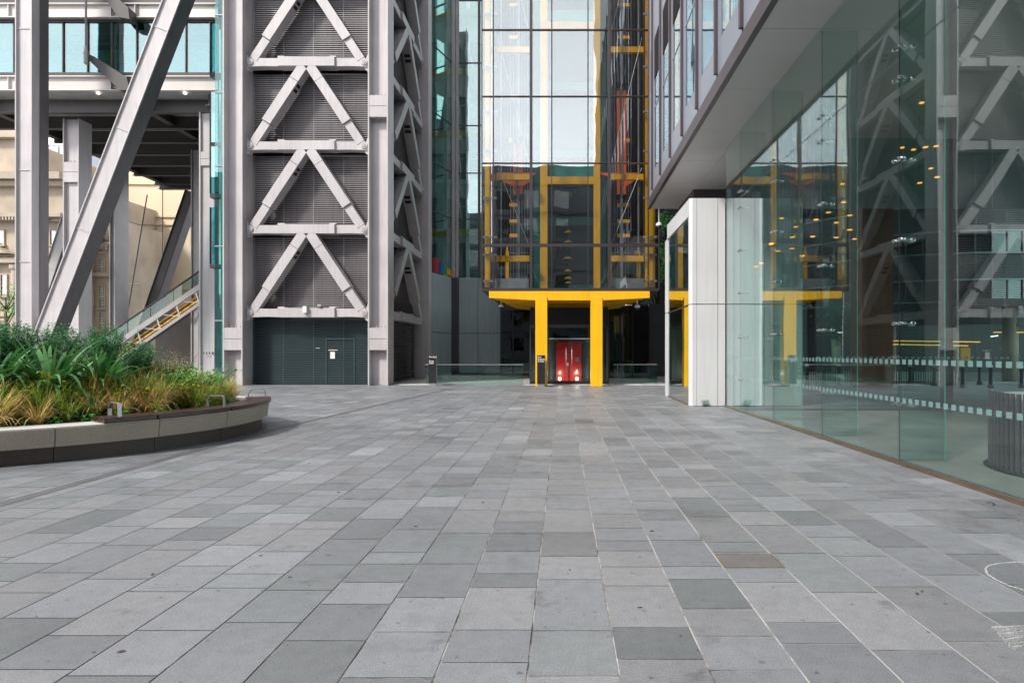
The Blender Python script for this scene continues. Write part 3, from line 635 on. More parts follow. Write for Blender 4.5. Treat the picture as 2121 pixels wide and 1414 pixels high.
def bay(sx, cpx, outer, inner, zrail):
    # sx: -1 left bay, +1 right bay
    yo = 35.0; a1, b1 = X(cpx-9, yo), X(cpx-3, yo); a2, b2 = X(cpx+4.5, yo), X(cpx+10, yo)
    for z0, z1 in zrail:
        for a, b in ((a1, b1), (a2, b2)): box('orange_rail', 'orange', lt, a, b, yo, yo+.15, z0, z1)
        pulley((X(cpx-7, yo), yo-.15, z0-.22), .155, 'yellow' if sx < 0 else 'whiteplastic'); pulley((X(cpx+7, yo), yo-.15, z0-.22), .155)
        pulley((X(cpx-7, yo), yo-.15, z1+.22), .155); pulley((X(cpx+7, yo), yo-.15, z1+.22), .155)
        for zz, ll in ((z0+.95, .95), (z0+.55, .55)):
            mb = MB(); mb.prism([(a1, zz+.2), (a1-ll, zz+.2), (a1-ll, zz+.12), (a1, zz-.12)], 'y', yo-.02, yo+.12) if sx < 0 or zz > z0+.8 else None
            mb.prism([(b2, zz+.2), (b2+ll*.7, zz+.2), (b2+ll*.7, zz+.12), (b2, zz-.12)], 'y', yo-.02, yo+.12)
            mb.build('orange_bracket', 'orange', lt)
    box('guide_rail', 'greymetal', lt, X(cpx-1.5, 35.1), X(cpx+3.5, 35.1), 35.16, 35.3, 4.95, 32)
    for z in (6.6, 10.86, 17.5, 23.5, 28):
        o = box('yellow_beam', 'yellow', lt, min(outer, inner), max(outer, inner), 34.0, 34.22, z-.155, z+.155, bevel=.01)
        MB().lathe((outer + (-sx)*.06, 33.95, z), [(.07, 0), (.07, .06)], 10, 'y').build('bolt', 'steel_d', o)
    box('yellow_upright', 'yellow', lt, outer-.14 if sx < 0 else outer-.14, outer+.14 if sx < 0 else outer+.14, 33.5, 33.72, 5.05, 31.5, bevel=.01)
    box('inner_upright', 'greymetal', lt, outer-sx*.62-.04, outer-sx*.62+.04, 34.3, 34.4, 4.95, 32)
    box('black_upright', 'black', lt, outer-sx*.42-.03, outer-sx*.42+.03, 33.4, 33.5, 4.95, 32)
    for z in (9.9, 9.0, 8.2, 13.5, 15.9, 19.2, 21):
        box('yellow_stub', 'yellow', lt, X(cpx, 36)-sx*.1-.1, X(cpx, 36)+sx*-.1 + .6*sx, 36.2, 36.4, z-.09, z+.09)
    for dz in (-.6, .95):
        x = X(cpx, 36)+dz; mb = MB(); mb.box(x-.09, x+.09, 36, 36.2, 4.95, 7.3); mb.box(x-.05, x+.05, 36, 36.2, 7.3, 7.6); mb.build('buffer_post', 'yellow', lt)
    box('spandrel_panel', 'greymetal', lt, min(inner, outer-sx*.4), max(inner, outer-sx*.4), 33.3, 33.36, 4.95, 5.48)
    for z0, z1 in ((7.2, 11.15), (11.4, 17.8), (18.1, 24.7)):
        MB().tube([(outer-sx*.55, 33.4, z1), (inner, 33.4, z0)], .018, 6).build('stay_cable', 'brushed', lt)
    mb = MB()
    for z in (5.0+.35, 6.7, 7.6, 9.6, 12, 14, 16.3, 19, 21.5): mb.box(outer-sx*.5, outer+sx*.2, 33.3, 33.4, z-.05, z+.05)
    mb.build('clamp', 'steel_d', lt)
    mb = MB()
    for z in (5.9, 7.0, 7.3, 8.9, 12.8, 16.1): mb.tube([(X(cpx-20,36), 36.6, z), (X(cpx+20,36), 36.6, z)], .02, 5)
    for i in range(7): mb.tube([(X(cpx-18+i*6,36), 36.9, 5), (X(cpx-18+i*6,36), 36.9, 32)], .015, 5)
    mb.build('rope', 'greymetal', lt)
bay(-1, 1073, -3.85, -1.72, [(10.2, 12.9)])
box('yellow_upright', 'yellow', lt, X(1333, 33.9), X(1342, 33.9), 33.75, 33.95, 5.05, 31.5, bevel=.01)
bay(1, 1287, 4.62, 2.50, [(10.2, 15.75)])
# yellow base
yb = MB().prism([(X(a, 32.85), Z(b, 32.85)) for a, b in ((1013,603),(1346,603),(1346,617),(1248,622),(1109,622),(1013,617))], 'y', 32.85, 33.2).build('base_beam', 'yellow', lt, bevel=.01)
for a, b in ((1109, 1133.5), (1223.5, 1248)): box('yellow_leg', 'yellow', lt, X(a, 32.8), X(b, 32.8), 32.8, 33.35, 0, 4.5, bevel=.012)
for i, y in enumerate((34.6, 36.2, 37.8, 39.4, 41.0)):
    s = 1 - i*.04
    MB().prism([(-3.7*s, 4.79), (4.4*s, 4.79), (4.3*s, 4.5), (2.0, 4.32), (-1.4, 4.32), (-3.6*s, 4.5)], 'y', y, y+.25).build('soffit_rib', 'yellow', lt)
for x in (-1.1, 1.7): box('soffit_rib', 'yellow', lt, x-.2, x+.2, 33.4, 42, 4.34, 4.78)
box('core_wall', 'dark', lt, -1.9, 2.7, 38.6, 46, 0.03, 4.8)
# ---- entrance enclosure
en = thing('entrance_doors', 'glazed double entrance doors with steel handles and red wall behind, between yellow legs', 'doorway', (.35, 34.4, 0))
ex0, ex1, ez1 = -1.73, 2.44, 3.17; yE = 34.35
mb = MB(); mb.box(ex0, ex1, yE, yE+.2, ez1-.16, ez1); mb.box(ex0, ex0+.07, yE, yE+.15, .035, ez1-.16); mb.box(ex1-.07, ex1, yE, yE+.15, .035, ez1-.16)
mb.build('door_surround', 'charcoal', en); box('plinth', 'black', en, ex0+.07, ex1-.07, yE, yE+.12, 0.036, .22)
box('door_transom', 'greymetal', en, X(1137, yE), X(1222, yE), yE+.02, yE+.1, 2.40, 2.46)
box('overpanel', 'g_dark', en, X(1137, yE), X(1222, yE), yE+.05, yE+.07, 2.46, 3.0)
for a, b in ((ex0+.07, X(1137, yE)), (X(1222, yE), ex1-.07)): box('side_light', 'g_bal', en, a, b, yE+.05, yE+.07, .22, 3.0)
mid = X(1178.5, yE)
for s, a, b in ((-1, X(1137.5, yE), mid-.01), (1, mid+.01, X(1221.5, yE))):
    d = box('door_leaf', 'g_bal', en, a, b, yE+.04, yE+.06, .24, 2.38)
    mb = MB(); t = .045
    for q in ((a, a+t, .22, 2.39), (b-t, b, .22, 2.39)): mb.box(q[0], q[1], yE+.03, yE+.08, q[2], q[3])
    mb.build('door_stile', 'charcoal', d)
    MB().tube([(mid+s*.15, yE-.04, .38), (mid+s*.15, yE-.04, 2.3)], .022, 10).build('handle', 'chrome', d, smooth=True)
    mb = MB()
    for zz in (.4, 1.35, 2.28): mb.lathe((a+.12 if s < 0 else b-.12, yE, zz), [(.035, 0), (.035, .05)], 10, 'y')
    mb.build('hinge_disc', 'chrome', d)
box('lock_plate', 'whiteplastic', en, mid-.12, mid-.02, yE-.06, yE-.02, 1.0, 1.16)
box('red_wall', 'red', en, X(1152, 36.4), X(1204, 36.4), 36.4, 36.5, .04, 2.3)
box('lobby_lining', 'greymetal', en, -1.6, 2.35, 37.2, 37.3, .04, 3.1); box('ceiling', 'dark', en, ex0, ex1, yE+.2, 37.2, 3.03, 3.12)
for x in (ex0, ex1): box('side_wall', 'g_dark', en, x-.01, x+.01, yE+.16, 37.2, .04, 3.0)
box('control_panel', 'greymetal', en, X(1192, 36.35), X(1199, 36.35), 36.36, 36.395, Z(749, 36.4), Z(740, 36.4)); box('control_panel', 'brushed', en, X(1193, 36.35), X(1197, 36.35), 36.36, 36.395, Z(771, 36.4), Z(764, 36.4)); box('control_panel', 'chrome', en, X(1192.5, 36.35), X(1197, 36.35), 36.36, 36.395, Z(753.6, 36.4), Z(752.3, 36.4))
for px in (1159.5, 1195): MB().lathe((X(px, 36), 36, Z(784, 36)), [(.10, 0), (.10, .03), (.03, .04)], 16, 'y').build('uplight', 'lamp_up', en)
for px in (1159.5, 1195):
    ld = bpy.data.lights.new('uplight_beam', 'POINT'); ld.energy = 14; ld.color = (1, .8, .65); ld.shadow_soft_size = .08
    lo_ = bpy.data.objects.new('uplight_beam', ld); COL.objects.link(lo_); lo_.parent = en; lo_.location = Vector((X(px, 35.8), 35.6, .55)) - ORG[en.name]
# ---- glazed office behind, left of the lift tower
of = thing('glazed_office', 'tall green glass office wall above grey metal panels beside the core tower', 'building', (-6, 48, 0))
YO = 48.
fx = [-8.0, X(950, YO), X(994, YO), -4.0]
zo = [7.25, 11.5, 14.9, 18.4, 23.0, 27.6, 32.2]
MBp = MB()
def qpane(name, m, p, q, z0, z1, t=.03):
    p = Vector((p[0], p[1], 0)); q = Vector((q[0], q[1], 0)); d = (q-p).normalized(); nn = Vector((d.y, -d.x, 0))*t/2
    vs = [p-nn, q-nn, q+nn, p+nn]; return MB().add([(v.x, v.y, z0) for v in vs] + [(v.x, v.y, z1) for v in vs], [(0,3,2,1),(4,5,6,7),(0,1,5,4),(1,2,6,5),(2,3,7,6),(3,0,4,7)]).build(name, m, of)
ra, rb = (-9.02, 45.02), (X(937, YO), YO)
for a, b in zip(zo[:-1], zo[1:]):
    qpane('glass_pane', 'g_side', ra, rb, a+.03, b-.03)
    qpane('transom', 'charcoal', ra, rb, b-.03, b+.03, .1)
    MB().box(X(951, YO), -4.0, YO, YO+.03, a+.03, b-.03).build('glass_pane', 'g_side', of)
    MB().box(X(950, YO), -4.0, YO-.06, YO+.08, b-.03, b+.03).build('transom', 'charcoal', of)
box('corner_post', 'steel_d', of, X(937, YO), X(944, YO), YO-.25, YO+.2, 7.2, 32.2); box('corner_post', 'steel_d', of, X(945, YO), X(950, YO), YO-.12, YO+.2, 7.2, 32.2)
box('corner_post', 'charcoal', of, X(936, YO), X(950, YO), YO-.2, YO+.2, 0, 7.2)
box('corner_post', 'charcoal', of, X(990, YO), X(995, YO), YO-.1, YO+.12, 7.25, 32.2)
qpane('metal_panel', 'greypanel', ra, rb, .2, 3.1); qpane('metal_panel', 'greypanel', ra, rb, 3.14, 7.22)
for a, b in ((950.5, 989.6), (990.4, 1037)):
    for z0, z1 in ((.2, 3.1), (3.14, 7.22)): box('metal_panel', 'greypanel', of, X(a, YO), X(b, YO), YO, YO+.06, z0, z1)
box('backing', 'black', of, -8, -4.1, YO+.08, YO+.12, 0, 7.2)
for z, yel in ((10.3, 1), (14.0, 0), (17.6, 1), (22.2, 1), (26.6, 1)):
    box('floor_slab', 'interior', of, -10.6, -4.0, YO+.6, YO+8, z+.25, z+.6)
    if yel: box('yellow_edge', 'yellow', of, -10.6, -4.0, YO+.2, YO+.4, z, z+.5)
for x in (-8.9, -7.2, -5.9, -4.6): box('inner_column', 'interior', of, x-.12, x+.12, YO+1.5, YO+1.8, 7.2, 32)
box('rear_wall', 'navy', of, -12, -4, YO+5, YO+5.1, 0, 32)
MB().beam((-8.9, YO+1, 32), (-6.0, YO+1, 18), .5, .3).build('inner_brace', 'charcoal', of)
MB().beam((-7.0, YO+1.2, 24), (-4.6, YO+1.2, 12.5), .3, .3).build('inner_brace', 'interior', of)
for z in (12.6, 13.2, 16.2, 16.8, 20.2): box('handrail', 'brushed', of, -9, -4.1, YO+.9, YO+.94, z, z+.05)
for i, (c, h) in enumerate((((.6,.02,.02), 1.0), ((.03,.06,.5), .75), ((.02,.25,.35), .6), ((.05,.3,.05), .5), ((.7,.55,.02), .45), ((.75,.2,.02), .38))):
    p = Vector(ra) + (Vector(rb)-Vector(ra))*(.03 + i*.14)
    nm = ('red', 'blue', 'teal', 'green', 'yellow', 'orange')[i]
    tag(MB().box(p.x+.1, p.x+.33, p.y+.35, p.y+.4, 7.3, 7.3+h).build('banner', mat('banner '+nm, c, .6), loc=(p.x+.2, p.y+.37, 7.3)), f'small {nm} banner on the sill behind the green glass', 'banner', 'row of rainbow banners on the sill')
# dark glazing beneath / behind the lift tower
dg = thing('shaded_shopfront', 'dark unlit glazed wall in shade left of the entrance doors', 'glazing', (-3.2, 46.5, 0))
for a, b in ((1038, 1062), (1063, 1098)): box('glass_pane', 'g_dark', dg, X(a, 46.5), X(b, 46.5), 46.5, 46.53, .05, 4.7)
for px in (1037.5, 1062.5, 1098): box('mullion', 'black', dg, X(px, 46.4)-.05, X(px, 46.4)+.05, 46.4, 46.6, 0.036, 4.8)
box('rear_wall', 'dark', dg, -4.4, 3, 47.6, 47.9, 0.036, 9)
for z in (1.6, 2.5): box('shelf', 'greymetal', dg, -4.2, -2.6, 47.3, 47.5, z, z+.06)
rg = thing('passage_lift_lobby', 'dark glazed lift lobby with yellow frame right of the entrance doors', 'glazing', (4.5, 42, 0))
for a, b in ((1262, 1284), (1285, 1310), (1311, 1345)): box('glass_pane', 'g_dark', rg, X(a, 42), X(b, 42), 42, 42.03, .05, 4.7)
for px in (1262, 1284.5, 1310.5, 1345): box('mullion', 'black', rg, X(px, 42)-.04, X(px, 42)+.04, 41.95, 42.1, .036, 4.8)
for px in (1268, 1300): box('yellow_upright', 'yellow', rg, X(px, 43)-.1, X(px, 43)+.1, 43, 43.2, .04, 4.7)
for z in (2.4, 4.1): box('yellow_beam', 'yellow', rg, X(1268, 43)+.1, X(1300, 43)-.1, 43, 43.2, z, z+.2)
box('lit_panel', 'litroom', rg, X(1272, 44), X(1290, 44), 44, 44.05, 3.0, 4.2)
box('rear_wall', 'dark', rg, 2.8, 8, 45.5, 45.6, .036, 5)
pb = thing('passage_building', 'dark office frontage with green windows at the end of the passage', 'building', (7.5, 50, 0))
box('wall', 'dark', pb, 5.4, 16, 50, 55, 0, 24)
for j, (z0, z1) in enumerate(((1.3, 2.7), (3.1, 4.7), (5.4, 7.4), (8.2, 10.6), (11.4, 13.8))):
    for i in range(5): x = 5.9+i*1.9; box('window', 'g_window', pb, x, x+1.6, 49.9, 49.95, z0, z1)
box('white_band', 'interior', pb, 5.5, 12, 49.8, 49.89, 2.75, 3.0); box('lit_panel', 'litroom', pb, X(1365, 49.8), X(1371, 49.8), 49.78, 49.79, 1.6, 2.6)
# passage lights and posts
for px, py in ((1333, 748), (1351, 741), (1353, 747), (1343, 749)):
    pass
# ---- balustrades
def balustrade(name, label, pts, ret=None):
    b = thing(name, label, 'balustrade', (pts[0][0], pts[0][1], 0))
    for p, q in zip(pts[:-1], pts[1:]):
        d = Vector((q[0]-p[0], q[1]-p[1], 0)); n = max(1, round(d.length/1.9))
        for i in range(n):
            a = Vector((p[0], p[1], 0))+d*(i+.005)/n; c = Vector((p[0], p[1], 0))+d*(i+.995)/n
            MB().beam(a+Vector((0,0,.54)), c+Vector((0,0,.54)), .99, .02, Vector((-d.y, d.x, 0))).build('glass_pane', 'g_bal', b)
        MB().beam((p[0], p[1], 1.07), (q[0], q[1], 1.07), .05, .035, (0,0,1)).build('top_rail', 'brushed', b)
        MB().beam((p[0], p[1], .03), (q[0], q[1], .03), .04, .06, (0,0,1)).build('base_channel', 'greymetal', b)
balustrade('glass_balustrade', 'long frameless glass balustrade with steel rail left of the yellow legs', [(-7.2, 36.6), (-7.2, 34.3), (-6.6, 34.2), (X(1084, 34.2), 34.2)])
balustrade('glass_balustrade', 'short frameless glass balustrade with steel rail right of the yellow legs', [(X(1271, 34.4), 34.4), (X(1361, 34.4), 34.4), (X(1361, 34.4), 38.5)])
# ---- sign totems
def text_mb(lines, x, y, z, size, gap):
    vs, fs = [], []
    for i, t in enumerate(lines):
        if not t: continue
        cu = bpy.data.curves.new('lettering', 'FONT'); cu.body = t; cu.size = size; cu.extrude = .002; cu.offset = size*.012
        ob = bpy.data.objects.new('lettering', cu); COL.objects.link(ob); dg_ = bpy.context.evaluated_depsgraph_get(); me = bpy.data.meshes.new_from_object(ob.evaluated_get(dg_))
        b = len(vs); vs += [(x+v.co.x, y-v.co.z, z-i*gap+v.co.y) for v in me.vertices]; fs += [tuple(k+b for k in p.vertices) for p in me.polygons]
        bpy.data.objects.remove(ob); bpy.data.curves.remove(cu); bpy.data.meshes.remove(me)
    m = MB(); m.add(vs, fs); return m
def totem(label, px0, px1, y, lines):
    x0, x1 = X(px0, y), X(px1, y); t = thing('sign_totem', label, 'sign', ((x0+x1)/2, y, 0))
    box('sign_body', 'black', t, x0, x1, y, y+.16, .14, 1.57, bevel=.006); box('base_plate', 'brushed', t, x0+.03, x1-.03, y+.02, y+.14, 0, .139)
    box('edge_strip', 'brushed', t, x1, x1+.012, y+.01, y+.15, .14, 1.57)
    text_mb(lines, x0+.03, y-.003, 1.44, .115, .105).build('lettering', 'paper', t, fix=False)
totem('slim black sign post reading Fire Exit Keep Clear beside the core tower', 887.5, 904, 33.3, ['Fire Exit', '', 'Keep', 'Clear'])
totem('slim black sign post reading Fire Brigade Access by the left yellow leg', 1112.5, 1129, 32.4, ['Fire', 'Brigade', 'Access'])
# ---- dome cameras
def cctv(label, px, py, y, top):
    x, z = X(px, y), Z(py, y); c = thing('dome_camera', label, 'security camera', (x, y, z))
    MB().tube([(x, y, z+.12), (x, y, top)], .035, 10).build('stalk', 'whiteplastic', c, smooth=True)
    MB().lathe((x, y, z), [(.04, -.12), (.09, -.08), (.11, 0)], 16).build('dome', 'black', c, smooth=True)
    MB().lathe((x, y, z), [(.12, 0), (.14, .02), (.13, .1), (.05, .16)], 16).build('housing', 'whiteplastic', c)
cctv('white dome camera hanging under the right end of the yellow beam', 1320, 637, 33.6, 4.8)
cctv('white dome camera hanging under the left end of the yellow beam', 1038, 636, 36.5, 4.8)
cctv('white dome camera on a long stalk below the corner of the right building', 1365, 468, 28.9, 8.15)
# ================================================================== RIGHT BUILDING
rbk = thing('right_office_building', 'dark metal clad office block with pale soffit overhanging a glass walled lobby', 'building', (5.19, 10, 0))
YE, ZS, XF = 29.5, 8.2, 3.93
js = [28.1 - 3.0*i for i in range(0, 15)]; edges = [YE] + js
for a, b in zip(edges[:-1], edges[1:]): box('soffit_panel', 'soffit', rbk, 3.98, 5.30, b+.008, a-.008, ZS, ZS+.05)
box('soffit_backing', 'black', rbk, 4.0, 5.3, -16, YE, ZS+.06, ZS+.12)
box('fascia_edge', 'fascia', rbk, 3.84, 3.975, -16, YE+.02, ZS-.03, ZS+.34)
box('upper_wall', 'dark', rbk, 4.12, 30, -16, YE-.02, 8.5, 60)
fy = [14.2 + 2.35*i for i in range(-12, 7)]; fy = [y for y in fy if y < YE] + [YE]
for a, b in zip(fy[:-1], fy[1:]):
    for (z0, z1) in ((8.55, 9.5),): box('spandrel', 'span', rbk, XF, 4.1, a+.06, b-.06, z0, z1)
    for base in (9.5, 17.0, 24.5):
        MB().box(XF+.02, XF+.035, a+.25, b-.35, base+.05, base+3.8).build('window', 'g_blue', rbk)
        box('sky_panel', 'sky_panel', rbk, XF+.09, XF+.11, a+.25, b-.35, base+.05, base+3.8)  # panel giving the panes their painted sky reflection
        mb = MB(); mb.box(XF, XF+.15, a+.06, a+.25, base, base+5.6); mb.box(XF, XF+.15, b-.35, b-.06, base, base+5.6); mb.box(XF+.005, XF+.018, a+.25, b-.35, base+2.6, base+2.66)
        mb.build('window_frame', 'span', rbk)
        mb = MB(); n = 14
        for i in range(n): z = base+3.9+i*.12; mb.prism([(XF, z), (XF+.1, z+.07), (XF+.1, z+.1), (XF, z+.03)], 'y', a+.25, b-.35)
        mb.build('louvre', 'fascia', rbk)
    for z0, z1 in ((15.1, 17.0), (22.6, 24.5)): box('spandrel', 'span', rbk, XF+.001, 4.1, a+.06, b-.06, z0, z1)
for y in fy[:-1]: box('fin', 'fascia', rbk, XF-.09, XF+.16, y-.045, y+.045, 8.75, 31, bevel=.008)
box('fin', 'fascia', rbk, XF-.05, XF+.16, YE-.055, YE, 8.6, 31)
box('lobby_ceiling', 'soffit', rbk, 5.31, 30, -16, YE, ZS, ZS+.05)
box('end_pier', 'fascia', rbk, 5.22, 7.6, 26.0, YE-.1, 0, ZS-.002)
# glass wall with fins and clamps
XG = 5.19; gj = [20.68] + [28.1-3*i for i in range(3, 12)]  # 22.1 ... -4.9
for a, b in zip(gj[1:], gj[:-1]):
    MB().box(XG, XG+.022, a+.008, b-.008, .035, 6.225).build('glass_pane', 'g_shop', rbk)
    MB().box(XG, XG+.022, a+.008, b-.008, 6.25, ZS-.01).build('glass_pane', 'g_shop', rbk)
for y in gj[1:]:
    o = MB().box(XG+.04, XG+.73, y-.011, y+.011, .035, ZS-.05).build('glass_fin', 'g_fin', rbk)
    MB().box(XG+.731, XG+.738, y-.012, y+.012, .035, ZS-.05).build('fin_edge', 'finedge', o)
    MB().box(XG+.028, XG+.038, y-.012, y+.012, .035, ZS-.05).build('joint_seal', 'black', o)
    for z in (6.42, 5.93, 4.68, 3.44, 2.15, .9):
        if y < 0 and z > 6: continue
        mb = MB()
        for s in (-1, 1): mb.lathe((XG-.02, y+s*.09, z), [(.001, -.02), (.026, -.016), (.03, 0), (.03, .02)], 10, 'x'); mb.tube([(XG+.03, y+s*.09, z), (XG+.16, y, z)], .018, 6)
        mb.lathe((XG+.22, y-.06, z), [(.02, 0), (.042, .02), (.042, .1), (.02, .12)], 12, 'y')
        mb.build('glass_clamp', 'chrome', o, smooth=False)
box('base_channel', 'bronze', rbk, 5.10, 5.19, -8, 20.69, -.003, .03); box('base_channel', 'brushed', rbk, 5.19, 5.26, -8, 20.69, -.003, .034)
for z, s, g_ in ((1.52, .105, .18), (.93, .10, .18)):
    mb = MB(); y = 0
    while y < 21: mb.box(XG+.024, XG+.027, y, y+s, z, z+.075); y += g_
    mb.build('dot_band', 'dotwhite', rbk)
# rear glazing of lobby
for a in range(8):
    x0 = 7.65 + a*2.7; MB().box(x0+.02, x0+2.68, 19.78, 19.8, .03, 8.19).build('rear_glass', 'g_bal', rbk)
    if a in (1, 4): box('rear_post', mat('brown post', (.16,.10,.08), .4), rbk, x0+1.3, x0+1.55, 19.85, 20.1, .02, 8.19)
mb = MB(); x = 7.7
while x < 28: mb.box(x, x+.09, 19.76, 19.775, 1.5, 1.58); x += .18
mb.build('dot_band', 'dotwhite', rbk)
# white portal
po = thing('white_portal', 'white clad doorway with tall glazed side opening projecting from the glass wall', 'doorway', (4.6, 20.7, 0))
px0, py0, py1, pz = 4.03, 20.7, 25.6, 6.6
for z0, z1 in ((.01, 3.22), (3.245, pz)):
    for a, b in ((px0+.10, 4.235+.03), (4.275, 4.93), (4.945, 5.17), (5.24, 6.03), (6.04, 7.35), (7.36, 7.6)): box('near_wall_panel', 'white', po, a, b, py0, py0+.14, z0, z1, bevel=.006)
for z0, z1 in ((.01, 3.22), (3.245, pz)):
    MB().prism([(px0, py0+.06), (px0+.099, py0), (px0+.099, py0+.3), (px0, py0+.16)], 'z', z0, z1).build('near_jamb', 'white', po)
    box('far_jamb', 'white', po, px0, 4.3, py1-.5, py1, z0, z1, bevel=.01)
box('lintel', 'white', po, px0, 5.15, py0+.145, py1, 6.05, pz-.001, bevel=.01)
box('roof', 'white', po, 5.24, 7.6, py0+.145, py1, 6.05, pz-.001)
box('portal_glass', 'g_mirror', po, 4.07, 4.09, py0+.15, py1-.5, .05, 6.04); box('glass_joint', 'black', po, 4.055, 4.069, py0+.15, py1-.5, 3.2, 3.25)
box('sill', 'bronze', po, px0+.02, 4.5, py0+.15, py1-.51, -.003, .045)
box('inner_wall', 'teal', po, 5.6, 5.7, py0+.2, py1, .02, 6.0)
wl = thing('wall_light', 'small clear wall light low on the white portal', 'light', (X(1460, 20.6), 20.6, .1))
lx = X(1460, 20.65)
box('lamp_body', 'brushed', wl, lx-.09, lx+.09, 20.56, 20.697, .06, .14, bevel=.01); box('lamp_lens', 'g_bal', wl, lx-.10, lx+.10, 20.52, 20.69, .142, .2)
# slatted screen in lobby
ss = thing('slatted_screen', 'low curved screen of dark vertical slats on the lobby floor behind the glass', 'screen', (6.3, 9.2, 0))
cx_, cy_, rr_ = 7.75, 9.1, 1.5; mb = MB(); mc = MB()
for i in range(34):
    a = R(140 + i*4.2); p = (cx_+rr_*math.cos(a), cy_+rr_*math.sin(a)); t = Vector((-math.sin(a), math.cos(a), 0))
    mb.beam((p[0], p[1], .03), (p[0], p[1], 1.13), .055, .03, t.cross(Vector((0,0,1))))
    q = (cx_+(rr_-.06)*math.cos(a+.036), cy_+(rr_-.06)*math.sin(a+.036)); mc.beam((q[0], q[1], .03), (q[0], q[1], 1.10), .05, .02, t.cross(Vector((0,0,1))))
mb.build('dark_slat', 'fascia', ss); mc.build('steel_slat', 'soffit', ss)
MB().lathe((cx_, cy_, .012), [(1.58, 0), (1.58, .015)], 40).build('base_plate', 'black', ss)
MB().lathe((cx_, cy_, .03), [(1.38, 0), (1.38, 1.05)], 40).build('drum', 'soffit', ss)
# pendant lamps in lobby
pd = [(1909,189),(1868,306),(1892,310),(1917,305),(1939,303),(1928,349),(1941,367),(1905,379),(1745,381),(1747,419),(1732,461),(1760,476),(1760,446),(1732,492),(1641,491),(1683,490),(1619,452),(1716,440),(1770,495),(1648,470),(1690,455),(1611,520),(1598,505),(1577,545),(1566,552),(1661,530),(1640,515)]
random.seed(5)
for i, (px, py) in enumerate(pd):
    y = 16.2 + (i*37 % 11)*.26; x, z = X(px, y), Z(py, y)
    if z > 8: z = 7.9
    t = thing('pendant_light', 'small square amber pendant light hanging behind the lobby glass', 'light', (x, y, z), 'amber pendant lights scattered in the lobby')
    s = .04; mb = MB()
    for a, b in ((0,1),(1,3),(3,2),(2,0)):
        c = [(-s,-s),(s,-s),(-s,s),(s,s)]; mb.beam((x+c[a][0], y+c[a][1], z), (x+c[b][0], y+c[b][1], z), .022, .022, (0,0,1))
    mb.build('lamp_frame', 'lamp_w', t); MB().tube([(x, y, z+.02), (x, y, 8.19)], .003, 4).build('wire', 'black', t)
# ------------- street seen through the lobby
bp = thing('brick_pier', 'tall red brown brick pier beyond the lobby', 'pier', (14.5, 31, 0))
mb = MB(); 
for i in range(26): mb.box(X(1786, 31), X(1850, 31), 31, 32.2, i*.42+.0, i*.42+.405)
mb.build('brick_shaft', 'brick', bp); box('core', 'dark', bp, X(1788, 31), X(1848, 31), 31.05, 32.1, 0, 11); 
co = thing('curved_office', 'dark curved office building with ribbon windows seen through the lobby', 'building', (24, 50, 0))
mb = MB(); c0 = (30, 56); r0 = 12
def arc(mb, r, z0, z1, a0=150, a1=300, n=30, t=.3, c=c0):
    for i in range(n):
        a, b = R(a0+(a1-a0)*i/n), R(a0+(a1-a0)*(i+1)/n)
        P_ = [(c[0]+q*math.cos(w_), c[1]+q*math.sin(w_)) for q, w_ in ((r,a),(r,b),(r-t,b),(r-t,a))]
        mb.add([(u,v,z0) for u,v in P_]+[(u,v,z1) for u,v in P_], [(0,3,2,1),(4,5,6,7),(0,1,5,4),(1,2,6,5),(2,3,7,6),(3,0,4,7)])
arc(mb, r0, 3.6, 26); mb.build('wall', 'dark', co)
for i in range(6):
    z = 5.2+i*3.3; mb = MB(); arc(mb, r0+.02, z, z+1.4, t=.03); mb.build('ribbon_window', 'g_dark', co)
    mb = MB(); arc(mb, r0+.12, z-.1, z, t=.12); arc(mb, r0+.12, z+1.4, z+1.5, t=.12); mb.build('window_band', 'greymetal', co)
    mb = MB()
    for k in range(31): a = R(150+5*k); mb.beam((c0[0]+(r0+.05)*math.cos(a), c0[1]+(r0+.05)*math.sin(a), z), (c0[0]+(r0+.05)*math.cos(a), c0[1]+(r0+.05)*math.sin(a), z+1.4), .07, .1)
    mb.build('window_mullion', 'dark', co)
for a in (195, 215, 235, 255, 275): MB().lathe((c0[0]+(r0-.8)*math.cos(R(a)), c0[1]+(r0-.8)*math.sin(R(a)), 0), [(.35, 0), (.35, 3.6)], 16).build('column', 'stone', co, smooth=True)
sb = thing('street_office', 'dark street building with a lit ground floor seen through the lobby', 'building', (14, 56, 0))
box('wall', 'dark', sb, 9, 60, 57, 66, 0, 27)
for j in range(6):
    for i in range(12):
        x = 9.6+i*2.6; MB().box(x, x+2, 56.9, 56.95, 5+j*3.6, 7+j*3.6).build('window', 'g_window', sb)
box('lit_room', 'litroom', sb, X(1700, 56.9), X(1735, 56.9), 56.9, 56.95, Z(690, 57), Z(645, 57)); box('lit_room', 'litroom', sb, X(1990, 56.9), X(2010, 56.9), 56.9, 56.95, 1, Z(720, 57))
rl = thing('street_railing', 'black metal street railing beyond the lobby', 'railing', (16, 34.8, 0))
mb = MB(); x = X(1645, 34.8)
while x < X(1952, 34.8): mb.box(x-.015, x+.015, 34.78, 34.81, 0, .95); x += .13
mb.build('railing_bar', 'black', rl); box('top_rail', 'black', rl, X(1645, 34.8), X(1952, 34.8), 34.76, 34.84, .95, 1.0); box('bottom_rail', 'black', rl, X(1645, 34.8), X(1952, 34.8), 34.77, 34.83, .12, .17)
mb = MB(); x = X(1645, 34.8)
while x < X(1955, 34.8): mb.box(x-.04, x+.04, 34.86, 34.94, 0, 1.05); x += 1.6
mb.build('post', 'black', rl)
wf = thing('white_palings', 'low white paling fence behind the black street railing', 'fence', (17, 37, 0))
mb = MB(); x = X(1645, 37)
